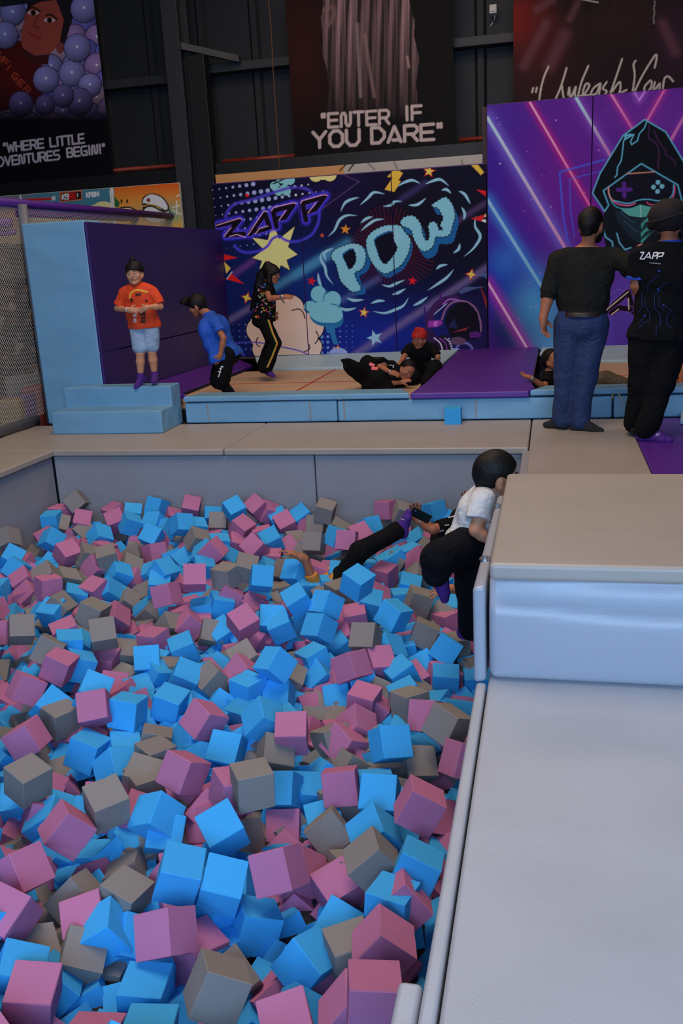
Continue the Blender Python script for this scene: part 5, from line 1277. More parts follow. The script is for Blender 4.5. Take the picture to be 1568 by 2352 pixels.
# ---- 3 jumping girl
p = Person(J(615, 862, 10.5), 'person, girl with long black hair and patterned top jumping on the left trampoline', SKIN2)
p.head(J(624, 629, 10.52), V3(1, -.12, -.22), V3(.15, 0, 1), .215); p.torso(J(610, 662, 10.40), J(615, 663, 10.66), J(603, 734, 10.42), J(606, 734, 10.62), V3(1, 0, -.05), .92, 1.15); p.neck(J(613, 654, 10.53))
eR, wR = J(619, 686, 10.34), J(648, 682, 10.33); p.arm(p.shR, eR, wR, .040); p.hand(wR, V3(1, 0, -.02), V3(.05, -.7, .7), .14, -1, .25)
eL, wL = J(627, 700, 10.72), J(628, 716, 10.66); p.arm(p.shL, eL, wL, .036); p.hand(wL, V3(.4, -.1, -.9), V3(0, 1, .1), .13, 1, .6)
kR, kL, aR, aL = J(631, 787, 10.42), J(625, 785, 10.62), J(611, 844, 10.42), J(605, 842, 10.62); p.leg(p.hipR, kR, aR, .07); p.leg(p.hipL, kL, aL, .07)
fd = V3(.88, -.1, -.42); p.foot(aR, fd, V3(.4, 0, .9), .185); p.foot(aL, fd, V3(.4, 0, .9), .185); p.done(.0055); p.face()
tp = p.shirt(C_BLK, .02, [(p.shR, p.shR + (eR - p.shR) * .42, .058, .062), (p.shL, p.shL + (eL - p.shL) * .42, .058, .062)], -.02, .03, .0055, .005, 7, 'patterned_top', .012)
PC = [mat('patch_' + n, c, .7) for n, c in (('red', (190, 40, 44)), ('yellow', (210, 176, 44)), ('blue', (40, 110, 190)), ('green', (110, 140, 50)), ('pink', (206, 70, 110)), ('pale', (190, 186, 190)))]
rs = random.Random(5); zt = lambda x, y: (540 + x / 8.1125, 590 + y / 8.1125)
for ci in range(6):
    st = []
    for k in range(9):
        x, y = rs.uniform(310, 740), rs.uniform(480, 1150)
        if y < 800: x = rs.uniform(430, 560)
        a_ = rs.uniform(0, 3.1); l = rs.uniform(12, 26); st.append([zt(x - l * math.cos(a_), y - l * math.sin(a_)), zt(x + l * math.cos(a_), y + l * math.sin(a_))])
    ribbons('printed_motif', st, tp, 2.6, PC[ci], tp)
tr = p.trousers(C_BLK, [([p.hipR, kR, aR + (kR - aR) * .02], [.092, .072, .085]), ([p.hipL, kL, aL + (kL - aL) * .02], [.092, .072, .085])], .014, .2, .0055, .004, 8)
for off, c in ((-1.6, PC[3]), (0, PC[1]), (1.6, mat('stripe_orange', (214, 120, 60), .7))): ribbons('side_stripe', [[zt(615 + off * 8, 1170), zt(690 + off * 8, 1400), zt(780 + off * 8, 1610), zt(690 + off * 8, 1850), zt(595 + off * 8, 2060)]], tr, 1.6, c, tr)
p.socks(SOCK, [(aR, fd, V3(.4, 0, .9), kR, .05), (aL, fd, V3(.4, 0, .9), kL, .05)], .185); band('bracelet', wR - X_ * .0, X_, .031, .03, M_METAL, p.root)
def longh(F):
    P, hh = p.P, p.hh; F.chain([P(0, -.35, .2), P(0, -.52, -.2), P(0, -.60, -.8), P(0, -.75, -1.5), P(0, -.95, -2.1)], [.28 * hh, .32 * hh, .32 * hh, .24 * hh, .08 * hh], .06 * hh); F.chain([P(.30, .0, .0), P(.33, .05, -.45), P(.30, .18, -.85)], [.16 * hh, .15 * hh, .05 * hh], .06 * hh); F.el(P(0, -.32, .45), [p.hr, p.hf, p.hu], V3(.16, .16, .16) * hh, .03)
P_, hh_ = p.P, p.hh; F = Field(); F.el(P_(0, -.06, .10), [p.hr, p.hf, p.hu], V3(.40, .48, .46) * hh_, 0); longh(F); F.sub(P_(0, .52, -.16), [p.hr, p.hf, p.hu], V3(.30, .34, .36) * hh_); field_obj('long_hair', F, HAIR, p.root, .0055, .004, 3)
F = Field(); F.rc(P_(-.06, -.34, .56), P_(.1, -.30, .58), .06 * hh_, .06 * hh_); field_obj('hair_clip', F, PC[4], p.root, .005)

# ---- 4 child curled up on the trampoline
p = Person(pz(880, 898, .105), 'person, child in black curled up on the left trampoline with hand at face', SKIN2)
p.head(J(934, 850, 9.55), V3(.45, -.75, -.5), V3(.35, .35, .85), .205); p.torso(J(902, 838, 9.62), J(905, 862, 9.45), J(850, 868, 9.75), J(852, 884, 9.52), V3(.4, -.7, -.5), .95, 1.1); p.neck(J(915, 850, 9.55))
eR, wR = J(872, 842, 9.30), J(896, 855, 9.22); p.arm(p.shR, eR, wR, .036); p.hand(wR, V3(.9, -.1, -.25), V3(0, -.6, .8), .13, -1, .9)
eL, wL = J(890, 882, 9.32), J(922, 878, 9.3); p.arm(p.shL, eL, wL, .034); p.hand(wL, V3(.9, 0, .3), V3(0, -.6, .8), .12, 1, .6)
kR, kL, aR, aL = J(845, 836, 9.36), J(868, 868, 9.25), J(888, 890, 9.25), J(872, 896, 9.28); p.leg(p.hipR, kR, aR, .07); p.leg(p.hipL, kL, aL, .07); fd = V3(1, -.1, -.05); p.foot(aR, fd, V3(0, -.4, 1), .17); p.foot(aL, fd, V3(0, -.4, 1), .17); p.done(.0055); p.face()
tp = p.shirt(C_BLK, .016, [(p.shR, p.shR + (eR - p.shR) * .6, .056, .062), (p.shL, p.shL + (eL - p.shL) * .9, .05, .05)], -.05, .03, .0055, .005, 11, 'black_top', .008)
tr = p.trousers(C_BLK, [([p.hipR, kR, aR], [.10, .085, .075]), ([p.hipL, kL, aL], [.10, .085, .07])], .016, .2, .0055, .004, 12)
zt = lambda *q: [(800 + x / 6.272, 730 + y / 6.272) for x, y in q]
ribbons('pink_patch', [zt((300, 660), (375, 690)), zt((330, 730), (420, 730))], tr, 7, mat('pink_patch', (232, 110, 120), .7), tr); ribbons('white_motif', [zt((590, 680), (650, 690), (640, 720)), zt((480, 660), (530, 650)), zt((360, 690), (400, 720))], tp, 2.5, PC[5], tp); p.socks(SOCK, [(aR, fd, V3(0, -.4, 1), kR, .02), (aL, fd, V3(0, -.4, 1), kL, .02)], .17); p.hair(HAIR, .06, .14, -.32)
band('bracelet', wR, wR - eR, .028, .02, M_METAL, p.root)

# ---- 5 boy with the red patka
p = Person(pz(965, 886, .105), 'person, boy in black tee with a red head covering kneeling on the left trampoline', SKIN2)
p.head(J(962, 777, 10.0), V3(-.30, -.9, -.30), V3(-.02, -.25, 1), .205); p.torso(J(940, 797, 10.05), J(991, 797, 10.05), J(950, 848, 10.2), J(982, 848, 10.2), V3(-.1, -1, -.2), .98, 1.1); p.neck(J(963, 795, 10.05))
eR, eL, wR, wL = J(929, 818, 9.98), J(1005, 820, 10.0), J(918, 834, 9.85), J(1004, 850, 10.0); p.arm(p.shR, eR, wR, .036); p.arm(p.shL, eL, wL, .036); p.hand(wR, V3(-.3, -.6, -.5), V3(0, -.3, 1), .125, -1, .4); p.hand(wL, V3(0, -.2, -1), V3(1, -.3, 0), .125, 1, .3)
kR, kL, aR, aL = J(945, 872, 9.85), J(998, 842, 9.92), J(962, 868, 10.25), J(978, 878, 9.75); p.leg(p.hipR, kR, aR, .07); p.leg(p.hipL, kL, aL, .07); p.foot(aR, V3(.3, .8, -.3), V3(0, .3, 1), .17); p.foot(aL, V3(-.5, -.8, -.2), Z_, .17); p.done(.0055); p.face()
p.shirt(C_BLK, .014, [(p.shR, p.shR + (eR - p.shR) * .8, .052, .058), (p.shL, p.shL + (eL - p.shL) * .85, .052, .058)], -.08, .025, .0055, .004, 13, 'tee_shirt', .006); p.trousers(C_BLK, [([p.hipR, kR, aR], [.088, .075, .06]), ([p.hipL, kL, aL], [.088, .075, .06])], .014, .2, .0055, .004, 14); p.socks(C_BLK, [(aR, V3(.3, .8, -.3), V3(0, .3, 1), kR, .02), (aL, V3(-.5, -.8, -.2), Z_, kL, .02)], .17)
def bun5(F): F.rc(p.P(.0, .12, .46), p.P(.0, .16, .58), .17 * p.hh, .11 * p.hh, .10 * p.hh)
p.hair(mat('red_cloth', (190, 32, 22), .75, .3, 60), .06, .15, -.05, 'head_covering', bun5, cap=True)

# ---- 6 reclining girl
p = Person(pz(1320, 893, .105), 'person, girl in black tee and olive trousers reclining on the right trampoline behind the man', SKIN2)
p.head(J(1268, 828, 9.02), V3(.72, -.55, .25), V3(-.15, .1, 1), .215); p.torso(J(1254, 868, 8.92), J(1276, 862, 9.18), J(1322, 890, 8.90), J(1322, 884, 9.10), V3(.2, -.35, .9), .9, 1.05); p.neck(J(1262, 853, 9.02))
eR, wR = J(1250, 890, 8.78), J(1220, 869, 8.70); p.arm(p.shR, eR, wR, .036); p.hand(wR, V3(-.85, -.1, .38), V3(.1, .35, -.9), .135, 1, .35, .2); eL, wL = J(1296, 880, 9.2), J(1318, 892, 9.18); p.arm(p.shL, eL, wL, .036); p.hand(wL, V3(1, 0, -.1), Z_, .13, -1, .2)
kR, kL, aR, aL = J(1384, 874, 8.90), J(1390, 872, 9.10), J(1440, 892, 8.88), J(1436, 884, 9.10); p.leg(p.hipR, kR, aR, .075); p.leg(p.hipL, kL, aL, .075); fd = V3(.6, -.2, .75); p.foot(aR, fd, V3(-.7, 0, .6), .18); p.foot(aL, fd, V3(-.7, 0, .6), .18); p.done(.0055); p.face()
tp = p.shirt(C_BLK, .015, [(p.shR, p.shR + (eR - p.shR) * .6, .055, .06), (p.shL, p.shL + (eL - p.shL) * .6, .055, .06)], -.05, .03, .0055, .005, 15, 'tee_shirt', .006)
p.trousers(mat('olive_cloth', (96, 84, 66), .85, .25, 60, cloth=.55), [([p.hipR, kR, aR], [.095, .085, .07]), ([p.hipL, kL, aL], [.095, .085, .07])], .016, .2, .0055, .004, 16); p.socks(SOCKB, [(aR, fd, V3(-.7, 0, .6), kR, .02), (aL, fd, V3(-.7, 0, .6), kL, .02)], .18)
def pony(F): F.chain([p.P(0, -.36, .0), p.P(.05, -.46, -.4), p.P(.08, -.40, -.85)], [.26 * p.hh, .26 * p.hh, .14 * p.hh], .06 * p.hh)
p.hair(HAIR, .05, .15, -.34, 'hair', pony, fold=.003); band('bracelet', wR, wR - eR, .03, .022, M_METAL, p.root)

# ---- 7 man in the dark shirt and jeans
p = Person(pz(1318, 984, 0), 'person, man in dark shirt and blue jeans from behind, arm on his neighbour', SKIN2)
p.head(J(1357, 516, 7.66), V3(.42, .9, -.06), V3(.02, 0, 1), .245); p.torso(J(1408, 588, 7.68), J(1283, 592, 7.68), J(1362, 744, 7.68), J(1306, 746, 7.68), V3(.08, 1, 0), 1.0, 1.02, 1.12); p.neck(J(1349, 572, 7.68))
eR, wR, eL, wL = J(1452, 612, 7.52), J(1484, 600, 7.34), J(1260, 672, 7.66), J(1247, 730, 7.60); p.arm(p.shR, eR, wR, .058); p.arm(p.shL, eL, wL, .058); p.hand(wL, V3(.08, -.05, -1), V3(-.8, .4, 0), .185, 1, .55); p.hand(wR, V3(.85, -.35, -.1), Z_, .18, 1, .5)
kR, kL, aR, aL = J(1342, 868, 7.66), J(1300, 868, 7.68), J(1331, 966, 7.62), J(1290, 962, 7.68); p.leg(p.hipR, kR, aR, .098); p.leg(p.hipL, kL, aL, .098)
fR, fL = V3(.92, -.38, -.02), V3(-.62, .35, 0); p.foot(aR, fR, Z_, .26); p.foot(aL, fL, Z_, .22); p.done(.0062)
SHD = mat('dark_olive_shirt', (30, 30, 27), .9, .25, 50, spec=.2, cloth=.55); JN = mat('dark_denim', (30, 50, 92), .8, .35, 110, .22, 6, cloth=.55)
sd = p.shirt(SHD, .022, [(p.shL, p.shL + (eL - p.shL) * 1.0, .080, .070), (p.shR, p.shR + (eR - p.shR) * 1.0, .080, .074)], .19, .02, .0062, .004, 21, 'shirt', .012)
S = Field(); d = nrm(wR - eR); S.rc(eR - d * .05, wR - d * .06, .076, .058, 0); S.cut(wR - d * .05, d); field_obj('sleeve', S, SHD, sd, .0062, .005, 4)
S = Field(); d = nrm(wL - eL); S.rc(eL - d * .08, eL + d * .06, .072, .062, 0); S.cut(eL + d * .05, d); S.cut(eL - d * .06, -d); field_obj('rolled_cuff', S, SHD, sd, .0062, .003, 4)
F = Field(); F.el(p.top + Z_ * .03, [X_, Y_, Z_], V3(.09, .085, .045), 0); F.cut(p.top + Z_ * .055, Z_); field_obj('collar', F, SHD, sd, .0062)
tr = p.trousers(JN, [([p.hipR, kR, aR], [.128, .098, .078]), ([p.hipL, kL, aL], [.128, .098, .078])], .016, .16, .0062, .005, 22, 'jeans')
t = p.tp[2]; F = Field(); F.el(t[1] + Z_ * .012, t[2], t[3] * V3(1.0, 1.0, 1.5) + .026, .03); zc = p.bot[2] + .165 * p.tl; F.cut(V3(0, 0, zc + .020), Z_); F.cut(V3(0, 0, zc - .022), -Z_); bl = field_obj('belt', F, mat('brown_belt', (46, 30, 24), .45), p.root, .0062)
zt = lambda *q: [(1170 + x / 3.9397, 450 + y / 3.9397) for x, y in q]
STI = mat('blue_stitching', (64, 88, 130), .8); ribbons('seam_stitching', [zt((585, 1130), (585, 1290)), zt((430, 1195), (545, 1205)), zt((430, 1195), (440, 1330), (500, 1350), (545, 1330), (548, 1205)), zt((640, 1195), (800, 1170)), zt((640, 1195), (650, 1330), (720, 1350), (800, 1310), (800, 1170))], tr, .8, STI, tr); ribbons('belt_loop', [zt((548, 1070), (548, 1130)), zt((632, 1070), (632, 1130))], bl, 2.5, JN, bl)
p.socks(SOCKB, [(aR, fR, Z_, kR, .06)], .26); p.socks(SOCKB, [(aL, fL, Z_, kL, .06)], .22)
P_, hh_ = p.P, p.hh; F = Field(); F.el(P_(0, -.06, .11), [p.hr, p.hf, p.hu], V3(.395, .475, .45) * hh_, 0); F.rc(P_(0, -.30, -.05), P_(0, -.30, -.25), .22 * hh_, .16 * hh_, .1 * hh_); F.cut(P_(0, .20, .28), nrm(p.hf - p.hu * .35)); F.cut(P_(0, -.2, -.36), -p.hu); F.sub(P_(.42, -.02, -.06), [p.hr, p.hf, p.hu], V3(.16, .14, .16) * hh_); field_obj('hair', F, HAIR, p.root, .006, .002)
F = Field()
for q in (-1, 1): F.chain([P_(q * .33, .06, -.02), P_(q * .29, .12, -.26), P_(q * .12, .28, -.42)], [.05 * hh_, .10 * hh_, .11 * hh_], .04 * hh_)
F.rc(P_(-.1, .30, -.40), P_(.1, .30, -.40), .11 * hh_, .11 * hh_, .04); field_obj('beard', F, HAIR, p.root, .006, .002)

# ---- 8 staff member in the turban
p = Person(pz(1500, 1000, 0), 'person, staff member in black and blue ZAPP polo and dark turban seen from behind', SKIN2)
p.head(J(1535, 512, 7.22), V3(.35, .95, -.05), Z_, .235); p.torso(J(1600, 580, 7.24), J(1473, 578, 7.24), J(1546, 772, 7.26), J(1480, 774, 7.26), V3(.06, 1, 0), 1.06, 1.0, 1.05); p.neck(J(1533, 556, 7.24))
eR, wR, eL, wL = J(1578, 668, 7.16), J(1626, 655, 7.30), J(1461, 654, 7.24), J(1476, 700, 7.42); p.arm(p.shR, eR, wR, .056); p.arm(p.shL, eL, wL, .056); p.hand(wL, V3(.5, .8, .2), V3(-.6, 0, .7), .18, 1, .6); p.hand(wR, V3(.6, .8, .2), V3(.3, 0, .9), .18, -1, .6)
kR, kL, aR, aL = J(1518, 882, 7.2), J(1474, 880, 7.28), J(1484, 985, 7.16), J(1457, 968, 7.34); p.leg(p.hipR, kR, aR, .095); p.leg(p.hipL, kL, aL, .095); fR, fL = V3(.95, -.28, -.05), V3(-.1, .95, -.05); p.foot(aR, fR, Z_, .255); p.foot(aL, fL, Z_, .24); p.done(.0062)
BPO = mat('black_polo', (8, 9, 14), .9, .2, 60, spec=.2, cloth=.55); TRM = mat('royal_blue_trim', (28, 72, 190), .75)
po = p.shirt(BPO, .022, [(p.shL, p.shL + (eL - p.shL) * .80, .085, .080), (p.shR, p.shR + (eR - p.shR) * .88, .085, .085)], -.02, .02, .0062, .005, 31, 'polo_shirt', .016)
band('sleeve_trim', p.shL + (eL - p.shL) * .80, eL - p.shL, .083, .024, TRM, po); band('sleeve_trim', p.shR + (eR - p.shR) * .88, eR - p.shR, .088, .024, TRM, po)
F = Field(); F.el(p.top + V3(.0, 0, .045), [X_, Y_, Z_], V3(.098, .09, .06), 0); F.cut(p.top + Z_ * .085, Z_); F.cut(p.top + Z_ * .015, -Z_); field_obj('collar', F, TRM, po, .006)
LZ = []
for g in (((1182, 512), (1215, 510), (1180, 570), (1222, 570)), ((1215, 570), (1262, 510), (1275, 570)), ((1240, 556), (1268, 552)), ((1290, 570), (1305, 515), (1340, 512), (1330, 540), (1305, 545)), ((1330, 572), (1345, 518), (1395, 515), (1380, 545), (1345, 550))): LZ.append([(1170 + x / 3.9397, 450 + y / 3.9397) for x, y in g])
ribbons('zapp_lettering', LZ, po, 2.8, WPRINT, po); ribbons('small_lettering', [[(1170 + (1265 + 15 * k) / 3.94, 450 + (605 + 1.5 * k) / 3.94), (1170 + (1275 + 15 * k) / 3.94, 450 + (606 + 1.5 * k) / 3.94)] for k in range(7)], po, 2.2, mat('grey_print', (150, 150, 160), .7), po)
zt = lambda *q: [(1170 + x / 3.9397, 450 + y / 3.9397) for x, y in q]
cir = [((1165, 1200), (1215, 1150), (1265, 1130), (1270, 1060), (1225, 1000), (1225, 920)), ((1325, 1265), (1325, 1190), (1365, 1160), (1365, 1080), (1310, 1020), (1310, 900), (1370, 850)), ((1165, 1165), (1222, 1085)), ((1420, 1160), (1420, 1080), (1465, 1040), (1390, 985)), ((1470, 1200), (1420, 1160)), ((1500, 1130), (1470, 1080)), ((1250, 870), (1250, 800), (1350, 720)), ((1165, 1060), (1195, 1010), (1195, 880)), ((1400, 1040), (1350, 990), (1350, 900)), ((1345, 845), (1400, 790), (1440, 790))]
ribbons('circuit_print', [zt(*c) for c in cir], po, .8, mat('circuit_blue', (22, 54, 130), .7), po); ribbons('circuit_node', [zt((1215, 1083), (1230, 1083)), zt((1335, 845), (1352, 845)), zt((1385, 988), (1398, 988)), zt((1345, 680), (1360, 680))], po, 3.6, TRM, po)
tr = p.trousers(C_BLK, [([p.hipR, kR, aR], [.128, .098, .082]), ([p.hipL, kL, aL], [.128, .098, .082])], .016, .2, .0062, .005, 32)
sR = p.socks(SOCK, [(aR, fR, Z_, kR, .06)], .255); p.socks(SOCKB, [(aL, fL, Z_, kL, .06)], .24); ribbons('sock_lettering', [zt((1322, 2172), (1338, 2148)), zt((1338, 2172), (1356, 2146))], sR[0], 1.4, WPRINT, sR[0])
P_, hh_ = p.P, p.hh; F = Field(); F.el(P_(0, -.06, .22), [p.hr, p.hf, p.hu], V3(.60, .64, .50) * hh_, 0); F.el(P_(0, .03, .0), [p.hr, p.hf, p.hu], V3(.50, .54, .26) * hh_, .12 * hh_); tb = field_obj('turban', F, mat('dark_maroon_cloth', (22, 12, 16), .85, .3, 40), p.root, .006)
for k in range(3):
    F = Field(); c0 = P_(0, -.06, .30 - .13 * k); rr = (.572, .590, .555)[k] * hh_; F.chain([c0 + (p.hr * math.cos(t_ * .349) * rr * 1.0 + p.hf * math.sin(t_ * .349) * rr * 1.03) + Z_ * .16 * hh_ * math.sin(t_ * .349 + k * .9) for t_ in range(19)], [.05 * hh_] * 19, .01); field_obj('turban_fold', F, MATS['dark_maroon_cloth'], tb, .0065)
F = Field(); F.rc(P_(-.2, .26, -.38), P_(.2, .26, -.38), .15 * hh_, .15 * hh_); field_obj('beard', F, HAIR, p.root, .007)

# ---- 9 child at the right edge
p = Person(pz(1570, 893, .105), 'person, child in maroon tee crouching at the right edge behind the staff member', SKIN2)
p.head(J(1560, 783, 9.6), V3(-.65, -.7, -.3), V3(.1, -.1, 1), .215); p.torso(J(1545, 815, 9.75), J(1588, 817, 9.55), J(1570, 868, 9.85), J(1606, 868, 9.7), V3(-.5, -.85, -.2), .95, 1.1); p.neck(J(1566, 806, 9.65))
eR, wR, eL, wL = J(1546, 838, 9.6), J(1552, 868, 9.5), J(1566, 850, 9.42), J(1562, 886, 9.4); p.arm(p.shR, eR, wR, .036); p.arm(p.shL, eL, wL, .036); p.hand(wL, V3(-.1, -.1, -1), V3(-.6, -.7, 0), .12, 1, .3); p.hand(wR, V3(-.1, -.1, -1), V3(-.6, -.7, 0), .12, -1, .3)
kR, kL, aR, aL = J(1560, 862, 9.55), J(1600, 862, 9.45), J(1565, 888, 9.75), J(1604, 888, 9.65); p.leg(p.hipR, kR, aR, .07); p.leg(p.hipL, kL, aL, .07); fd = V3(-1, -.2, -.05); p.foot(aR, fd, Z_, .17); p.foot(aL, fd, Z_, .17); p.done(.006); p.face()
p.shirt(mat('maroon_cloth', (74, 22, 28), .8, .2, 60, cloth=.55), .015, [(p.shR, p.shR + (eR - p.shR) * .7, .055, .06), (p.shL, p.shL + (eL - p.shL) * .6, .055, .06)], -.05, .03, .006, .004, 41, 'tee_shirt'); p.trousers(C_BLK, [([p.hipR, kR, aR], [.088, .075, .06]), ([p.hipL, kL, aL], [.088, .075, .06])], .014, .2, .006, .004, 42); p.socks(SOCK, [(aR, fd, Z_, kR, .02), (aL, fd, Z_, kL, .02)], .17); p.hair(HAIR, .08, .12, -.2)

# ---- 10 boy in the white tee climbing out
p = Person(pz(1075, 1440, -.5), 'person, boy in white tee and black trousers climbing from the pit against the grey box', SKIN3)
p.head(J(1142, 1094, 4.42), V3(.88, .30, -.10), V3(.12, .0, 1), .225); p.torso(J(1112, 1150, 4.30), J(1118, 1150, 4.58), J(1076, 1252, 4.32), J(1078, 1252, 4.52), V3(.9, 0, -.3), .95, 1.1); p.neck(J(1128, 1136, 4.44))
eR, wR, eL, wL = J(1092, 1218, 4.24), J(1132, 1246, 4.26), J(1150, 1200, 4.70), J(1185, 1190, 4.75); p.arm(p.shR, eR, wR, .040); p.arm(p.shL, eL, wL, .040); p.hand(wR, V3(.9, .2, .2), V3(0, -.6, .8), .14, -1, .4); p.hand(wL, V3(.9, .2, .1), Z_, .14, 1, .4)
kR, aR = J(1008, 1282, 4.16), J(998, 1322, 4.34); kL, aL = J(1086, 1352, 4.42), J(1080, 1440, 4.42); p.leg(p.hipR, kR, aR, .074); p.leg(p.hipL, kL, aL, .074); fR, fL = V3(-.05, .1, -1), V3(.9, .2, -.3); p.foot(aR, fR, V3(-.9, .0, .1), .19); p.foot(aL, fL, Z_, .19); p.done(.005)
WT = mat('white_cotton', (214, 214, 214), .85, .25, 60, cloth=.55)
p.shirt(WT, .017, [(p.shR, p.shR + (eR - p.shR) * .62, .060, .066), (p.shL, p.shL + (eL - p.shL) * .62, .060, .066)], .02, .035, .005, .006, 51, 'tee_shirt', .008)
p.trousers(C_NAVY, [([p.hipR, kR, aR + (kR - aR) * .15], [.098, .085, .07]), ([p.hipL, kL, aL], [.10, .078, .066])], .018, .24, .005, .005, 52)
sR = p.socks(SOCK, [(aR, fR, V3(-.9, 0, .1), kR, .03)], .19); p.socks(SOCK, [(aL, fL, Z_, kL, .03)], .19); ribbons('sock_lettering', [[(983, 1325), (988, 1329), (993, 1331)], [(995, 1331), (1000, 1333)], [(1002, 1333), (1007, 1336)]], sR[0], 1.2, WPRINT, sR[0])
P_, hh_ = p.P, p.hh; F = Field(); F.el(P_(0, -.07, .14), [p.hr, p.hf, p.hu], V3(.40, .50, .46) * hh_, 0); F.rc(P_(0, -.32, -.02), P_(0, -.32, -.22), .20 * hh_, .13 * hh_, .1 * hh_); F.cut(P_(0, .26, .18), nrm(p.hf * .75 - p.hu * .75)); F.cut(P_(0, -.2, -.33), nrm(-p.hu - p.hf * .15)); F.sub(P_(.44, .0, -.10), [p.hr, p.hf, p.hu], V3(.2, .16, .20) * hh_); F.sub(P_(-.44, .0, -.10), [p.hr, p.hf, p.hu], V3(.2, .16, .20) * hh_); field_obj('hair', F, HAIR, p.root, .005, .002); p.face()

# ---- 11 person with the phone, half sunk in the foam
p = Person(pz(1020, 1225, -.45), 'person, half buried in foam cubes by the far wall holding up a black phone', SKIN2)
p.head(J(1088, 1168, 6.45), V3(-.7, -.3, .4), V3(.4, .2, .85), .225); p.torso(J(1050, 1200, 6.05), J(1078, 1192, 6.40), J(1088, 1256, 5.95), J(1096, 1250, 6.2), V3(-.5, -.5, .7), .95, 1.0); p.neck(J(1080, 1186, 6.35))
eR, wR = J(994, 1216, 5.95), J(960, 1196, 5.98); sR_ = J(1046, 1200, 6.02); p.arm(p.shR, eR, wR, .042); p.hand(wR, V3(-.18, 0, 1), V3(-.3, .9, 0), .165, 1, .7, .2)
eL, wL = J(1060, 1196, 6.1), J(1068, 1168, 6.12); p.arm(p.shL, eL, wL, .04); p.hand(wL, V3(.1, .2, 1), V3(0, 1, 0), .15, -1, .5); p.done(.0055); p.face()
tp = p.shirt(C_BLK, .02, [(p.shR, p.shR + (eR - p.shR) * .80, .068, .062), (p.shL, p.shL + (eL - p.shL) * .5, .06, .06)], -.05, .03, .0055, .004, 61, 'patterned_shirt', .01)
zt = lambda *q: [(780 + x / 4.9, 1130 + y / 4.9) for x, y in q]
ribbons('white_motif', [zt((1275, 330), (1300, 390)), zt((1200, 430), (1230, 440)), zt((1180, 375), (1230, 370)), zt((1110, 450), (1170, 430)), zt((1220, 290), (1300, 270)), zt((1085, 380), (1110, 420))], tp, 2.6, PC[5], tp)
def lh(F): F.chain([p.P(0, -.3, .1), p.P(0, -.45, -.5), p.P(0, -.4, -1.0)], [.3 * p.hh, .3 * p.hh, .12 * p.hh], .05 * p.hh)
p.hair(HAIR, .06, .12, -.3, 'long_hair', lh); band('bracelet', wL, Z_, .032, .018, M_METAL, p.root); band('bracelet', wR + (eR - wR) * .2, wR - eR, .034, .008, M_METAL, p.root)
ph = root('smartphone', tuple(J(966, 1184, 5.93)), 'black smartphone held up in a hand above the foam cubes', 'phone')
bm = bmesh.new(); bm_box(bm, -.037, .037, -.0045, .0045, -.072, .072); bevel(bm, .004, 3); R_ = Matrix.Translation(Vector(J(966, 1184, 5.92))) @ Matrix.Rotation(.35, 4, 'X') @ Matrix.Rotation(-1.02, 4, 'Y'); bm.transform(R_); from_bm('case', bm, mat('phone_black', (10, 10, 12), .25), ph)
bm = bmesh.new(); bmesh.ops.create_cone(bm, cap_ends=True, segments=16, radius1=.006, radius2=.006, depth=.003, matrix=Matrix.Translation((.02, -.0055, .05)) @ Matrix.Rotation(math.pi / 2, 4, 'X')); bm.transform(R_); from_bm('camera_lens', bm, M_METAL, ph)

# ---- 12 child buried with one leg and one hand showing
p = Person(pz(760, 1285, -.5), 'person, buried in foam with a black leg, purple sock and one hand sticking out', SKIN2)
p.head(J(735, 1350, 5.75), V3(-.2, -.2, .9), V3(-.95, 0, .1), .2); p.torso(J(724, 1352, 5.6), J(730, 1342, 5.9), J(790, 1330, 5.6), J(792, 1324, 5.8), Z_, .9, .9); p.neck(J(738, 1345, 5.75))
eR, wR = J(700, 1284, 5.55), J(676, 1274, 5.52); p.arm(p.shR, eR, wR, .034); p.hand(wR, V3(-.9, 0, .35), V3(0, .3, 1), .12, -1, .5, .25)
kR, aR = J(822, 1270, 5.62), J(914, 1216, 5.80); p.leg(p.hipR, kR, aR, .07); fd = V3(.18, .05, 1); p.foot(aR, fd, V3(-.9, -.3, .1), .19)
kL, aL = J(850, 1340, 5.75), J(880, 1340, 5.9); p.leg(p.hipL, kL, aL, .065); p.done(.0055)
p.shirt(mat('amber_cotton', (200, 130, 50), .8), .012, [(p.shR, p.shR + (eR - p.shR) * .5, .046, .044)], -.05, .03, .006, .003, 71, 'tee_shirt'); p.trousers(C_BLK, [([p.hipR, kR, aR + (kR - aR) * .05], [.078, .066, .062]), ([p.hipL, kL, aL], [.07, .06, .05])], .012, .2, .0055, .005, 72)
sR = p.socks(SOCK, [(aR, fd, V3(-.9, -.3, .1), kR, .02)], .19); ribbons('sock_lettering', [[(918, 1189), (923, 1193)], [(925, 1192), (929, 1195)], [(908, 1212), (911, 1204)]], sR[0], 1.3, WPRINT, sR[0])
# ---- 13 forearm beside the climbing boy
p = Person(pz(1070, 1362, -.5), 'person, hidden under foam cubes with only a forearm showing beside the climbing boy', SKIN)
p.head(J(1100, 1400, 4.95), V3(0, 0, 1), V3(1, 0, 0), .2); p.torso(J(1092, 1395, 4.8), J(1096, 1385, 5.05), J(1120, 1440, 4.8), J(1120, 1430, 5.0), Z_, .8, .8); p.neck(J(1098, 1396, 4.93))
eR, wR = J(1070, 1362, 4.72), J(1036, 1352, 4.70); p.arm(p.shR, eR, wR, .036); p.hand(wR, V3(-.9, -.1, -.15), V3(0, -.4, .9), .14, -1, .35, .3); p.done(.006)
p.shirt(C_BLK, .012, [(p.shR, p.shR + (eR - p.shR) * .5, .05, .05)], -.05, .03, .007, .003, 81, 'dark_shirt')

